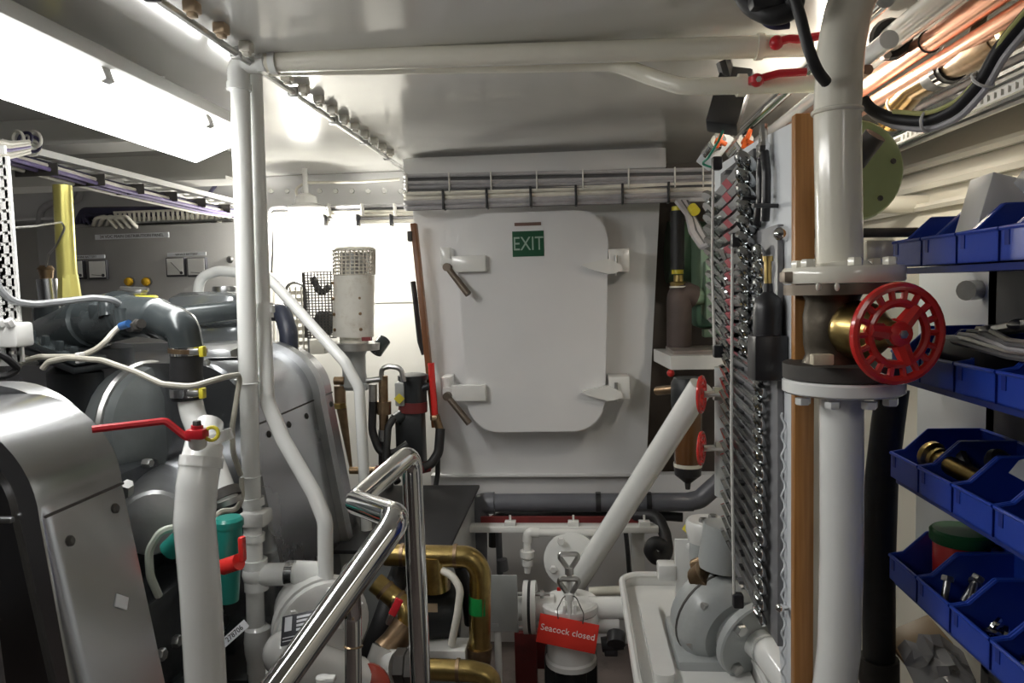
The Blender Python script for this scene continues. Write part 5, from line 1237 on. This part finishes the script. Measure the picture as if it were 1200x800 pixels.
# olive disc
q = W(1000, 200, 1.52)
t = thing('olive_disc', 'olive green round blank flange behind the white riser', 'flange', q)
obj('hull_stub', B().tube([q + V((.0, .02, 0)), (q.x, 2.2, q.z), (1.04, 2.25, q.z)], .026, .1, 14), M_hull, t)
obj('disc', B().lathe(q, (.1, -1, 0), [(.098, -.02), (.100, -.016), (.100, .0), (.096, .004), (.03, .005)], 40), M_olive, t)
for k in range(6):
    a = k * PI / 3 + .2; obj('disc_screw', B().lathe(q + V((.075 * math.cos(a), -.006, .075 * math.sin(a))), (0, -1, 0), [(.006, 0), (.004, .003)], 8), M_gasket, t)
single('black_pipe_end', B().cyl(W(1002, 190, 1.45), W(1026, 158, 1.42), .020, n=14), M_gasket, 'dark pipe end in front of the olive disc', 'pipe')
# rib blocks under the rod
for k, px in enumerate((1021, 1036)):
    single('white_rib', B().bb(W(px - 6, 312, 1.42), W(px + 5, 282, 1.46), .006).bb(W(px, 300, 1.455), (1.0, 1.465, W(px, 290, 1.455).z)), M_cream, ('cream rib nearer the riser under the steel rod', 'cream rib nearer the blue bins under the steel rod')[k], 'rib')
# black hose beside lower riser
hose([W(1046, 455, 1.42), W(1040, 500, 1.42), W(1033, 560, 1.42), W(1030, 660, 1.42), W(1030, 775, 1.42)], .029, M_blackr, 'thick black hose standing between the lower riser and the blue bins', .1, 18)
single('hose_tail_fitting', B().cyl(W(1030, 770, 1.42), W(1030, 800, 1.42), .036), M_gasket, 'dark fitting at the foot of the thick black hose', 'fitting')
# ------------------------------------------------------------------ blue bins
XF = .55
z0s = [1.519, 1.332, 1.152, .968]
def make_bin():
    t = thing('storage_bin', 'x', 'bin', (0, 0, 0), 'blue storage bins')
    Wd, D, Hf, Hb, th = .102, .150, .042, .082, .0025
    b = B()
    b.bb((0, -Wd / 2, 0), (D, Wd / 2, th)); b.bb((D - th, -Wd / 2, 0), (D, Wd / 2, Hb))
    b.bb((0, -Wd / 2, 0), (th, Wd / 2, Hf))
    for s in (-1, 1):
        y = s * Wd / 2 - (th if s > 0 else 0)
        b.prism([(0, 0), (D, 0), (D, Hb), (D * .42, Hb), (D * .16, Hf + .004), (0, Hf)], Matrix(((1, 0, 0, 0), (0, 0, 1, y), (0, 1, 0, 0), (0, 0, 0, 1))), th)
    obj('bin_body', b, M_blue, t)
    r = B(); r.tube([(0, -Wd / 2, Hf), (0, Wd / 2, Hf)], .003, 0, 6)
    for s in (-1, 1): r.tube([(0, s * Wd / 2, Hf), (D * .16, s * Wd / 2, Hf + .004), (D * .42, s * Wd / 2, Hb), (D, s * Wd / 2, Hb)], .003, .004, 6)
    r.tube([(D, -Wd / 2, Hb), (D, Wd / 2, Hb)], .003, 0, 6)
    obj('bin_rim', r, M_blue, t)
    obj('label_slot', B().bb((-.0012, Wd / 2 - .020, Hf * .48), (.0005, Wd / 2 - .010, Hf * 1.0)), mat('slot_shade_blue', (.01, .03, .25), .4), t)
    return t
bin0 = make_bin(); first = True
rowname = ['top row with the carton', 'strap covered row', 'row with the brass fitting', 'lowest row with the tub']
for k, z in enumerate(z0s):
    for i in range(5):
        if k == 0: lab = '%s blue bin from the riser, %s' % (ORD[i], rowname[k])
        else: lab = '%s blue bin from the black hose, %s' % (ORD[i], rowname[k])
        o = bin0 if first else copy_tree(bin0); first = False
        o['label'] = lab; o.location = (XF, 1.272 - .107 * i, z)
t = thing('bin_rack', 'dark louvred rack carrying the rows of blue bins', 'rack', (.73, 1.0, .9))
obj('back_panel', B().bb((.712, .62, .80), (.722, 1.33, 1.58)), M_rack, t)
for z in z0s: obj('bin_rail', B().bb((.56, .62, z - .012), (.712, 1.325, z - .002)), mat('dark_blue_rail', (.012, .03, .20), .4), t)
for yy in (.64, 1.318): obj('rack_post', B().bb((.712, yy - .012, 0), (.742, yy + .012, 1.58)), M_rack, t)
single('white_side_board', B().bb((.735, 1.345, .85), (.750, 1.64, 1.545), .002), M_board, 'white board behind the red handwheel beside the bin rack', 'board')
single('grey_board_stub', B().cyl((.73, 1.40, 1.475), (.70, 1.38, 1.475), .018), M_steel, 'short grey stub on the white side board', 'stub')
single('lower_side_board', B().bb((.78, 1.30, .40), (.80, 1.70, .99), .003), M_cabw, 'beige lower board behind the green lidded tub', 'board')
# things in the bins
def cb_(k, i): return V((XF + .075, 1.272 - .107 * i, z0s[k]))
q = cb_(0, 1)
ct = B(); ct.boxm(MX(q + V((.0, -.0, .075)), (.28, .05, .95), (1, .0, -.28)), (.058, .062, .100), .002)
single('white_carton', ct, M_paper, 'white cardboard carton standing tilted in a top row bin', 'carton')
g = []
for i in range(9):
    g.append([(XF + .06 + .012 * j + random.uniform(-.006, .006), .90 + .022 * i, 1.60 + .10 * math.sin(PI * (i + .5) / 9) * (1 - .1 * j) + random.uniform(-.012, .012) - .012 * j) for j in range(8)])
t = thing('clear_bag', 'crumpled clear plastic bag with dark and green bits over the top row bins', 'bag', cb_(0, 3))
bg = B().sheet(g, .0015); bag_o = obj('film', bg, M_clear, t)
obj('dark_part', B().sph(cb_(0, 3) + V((.0, .02, .09)), .045, (.8, 1, .9), 14), M_dark2, t)
obj('green_part', B().sph(cb_(0, 3) + V((-.03, .02, .10)), .015, (1, 1.6, .8), 10), mat('leaf_green', (.03, .3, .06), .4), t)
for i in range(5):
    a0 = .86 + i * .012
    st = B(); z = 1.345 + .050 + i * .005
    st.tube([(XF + .0, .72, z + .004), (XF + .012, 1.0, z), (XF + .025 + i * .01, 1.15, z + .006), (XF + .04 + i * .008, 1.23 - .01 * i, z + .004)], .0045, .05, 6)
    single('flat_strap', st, [M_rack, M_steel, M_cabg, M_rack, M_steel][i], '%s grey strap lying over the second row of bins' % ORD[i], 'strap', 'grey straps over the second row of bins')
for i in range(3):
    sp_ = B(); p = V((XF + .06, 1.02 - .07 * i, 1.345 + .085 + .012 * i))
    sp_.tube([p + V((.0, .10, -.01)), p + V((0, 0, .006)), p + V((0, -.16, .012))], .009, .03, 8)
    sp_.sph(p + V((0, .11, -.01)), .017, (1, 1, .5), 10)
    single('black_tool', sp_, M_steel, '%s dark bar tool heaped on the second row of bins' % ORD[i], 'tool', 'dark tools on the second row of bins')
pk = B(); pk.box(cb_(1, 1) + V((0, 0, .05)), (.10, .16, .05), .012); single('black_gasket_pack', pk, M_blackp, 'black packet filling a second row bin behind the straps', 'packet')
q = cb_(2, 0) + V((-.035, -.03, .05))
t = thing('brass_fitting', 'brass pipe fitting with flared head lying in a third row bin', 'fitting', q)
ax = V((.25, -.85, -.15)).normalized()
obj('shank', B().cyl(q, q + ax * .09, .0155), M_brass, t)
obj('head', B().lathe(q - ax * .02, ax, [(.022, 0), (.025, .004), (.025, .012), (.019, .016), (.019, .024)], 20), M_brass, t)
for k in range(3):
    q = cb_(2, 0) + V((.01 + .02 * k, -.05 - .05 * k, .05))
    single('black_ring_fitting', B().torus(q, (.4, -.6, .5), .024, .010, 20, 8), M_blackp, '%s black ring fitting beside the brass fitting' % ORD[k], 'ring', 'black ring fittings')
g = []
for i in range(10):
    g.append([(XF + .04 + .013 * j, .72 + .036 * i, 1.225 + .055 * math.sin(PI * j / 9) + random.uniform(-.010, .010) + (.02 if i < 5 else 0)) for j in range(10)])
single('grey_plastic_bag', B().sheet(g, .0015), M_hazed, 'grey translucent plastic bag lying over the third row of bins', 'bag')
# lowest row
q = cb_(3, 0) + V((.02, -.0, .004))
t = thing('lidded_tub', 'red tub with green screw lid standing in the lowest row of bins', 'tub', q)
obj('tub', B().lathe(q, (0, 0, 1), [(.038, 0), (.042, .004), (.043, .080), (.040, .084)], 26), M_red, t)
obj('lid', B().lathe(q + V((0, 0, .080)), (0, 0, 1), [(.046, 0), (.048, .003), (.048, .018), (.044, .022), (.01, .023)], 26), M_lidgreen, t)
n_ = 0
for i in range(1, 4):
    for k in range(7):
        q = cb_(3, i) + V((random.uniform(-.055, .04), random.uniform(-.036, .036), .016 + random.uniform(0, .022)))
        axx = (random.uniform(-1, 1), random.uniform(-1, 1), random.uniform(.2, 1))
        if i == 1:
            d = V(axx).normalized(); b_ = B().cyl(q - d * .02, q + d * .02, .0055, n=10).hexh(q + d * .02, d, .010, .008)
            single('hex_bolt', b_, M_steel, 'steel hexagon bolt lying in the lowest row of bins', 'bolt', 'loose bolts in the lowest row')
        else:
            b_ = B().torus(q, axx, .0125, .0042, 16, 6)
            single('steel_ring', b_, M_tool, 'shiny steel ring in a pile of rings in the lowest row of bins', 'ring', 'steel rings in the lowest row')
for k, (px, py, lab) in enumerate(((1062, 752, 'tan packet lying on the deck below the lowest bins'),)):
    q = W(1075, 750, 1.42); b_ = B(); b_.boxm(MX(q, (-.2, -.5, .8), (1, .2, .3)), (.10, .07, .012), .003); single('tan_packet', b_, mat('tan_wrapper', (.30, .22, .13), .4), lab, 'packet')
g = []
for i in range(9): g.append([tuple(W(1058 + 9 * j, 765 + 5 * i, 1.36) + V((0, .03 * random.random() - .12 * i / 9, .03 * math.sin(PI * j / 8) + random.uniform(-.008, .008)))) for j in range(9)])
single('crumpled_bag', B().sheet(g, .0015), M_hazed, 'crumpled clear bag on the low ledge beside the black hose', 'bag')
single('low_ledge', B().bb((.50, .9, .0), (.84, 1.30, .70), .004), M_rack, 'dark low ledge under the blue bins', 'ledge')
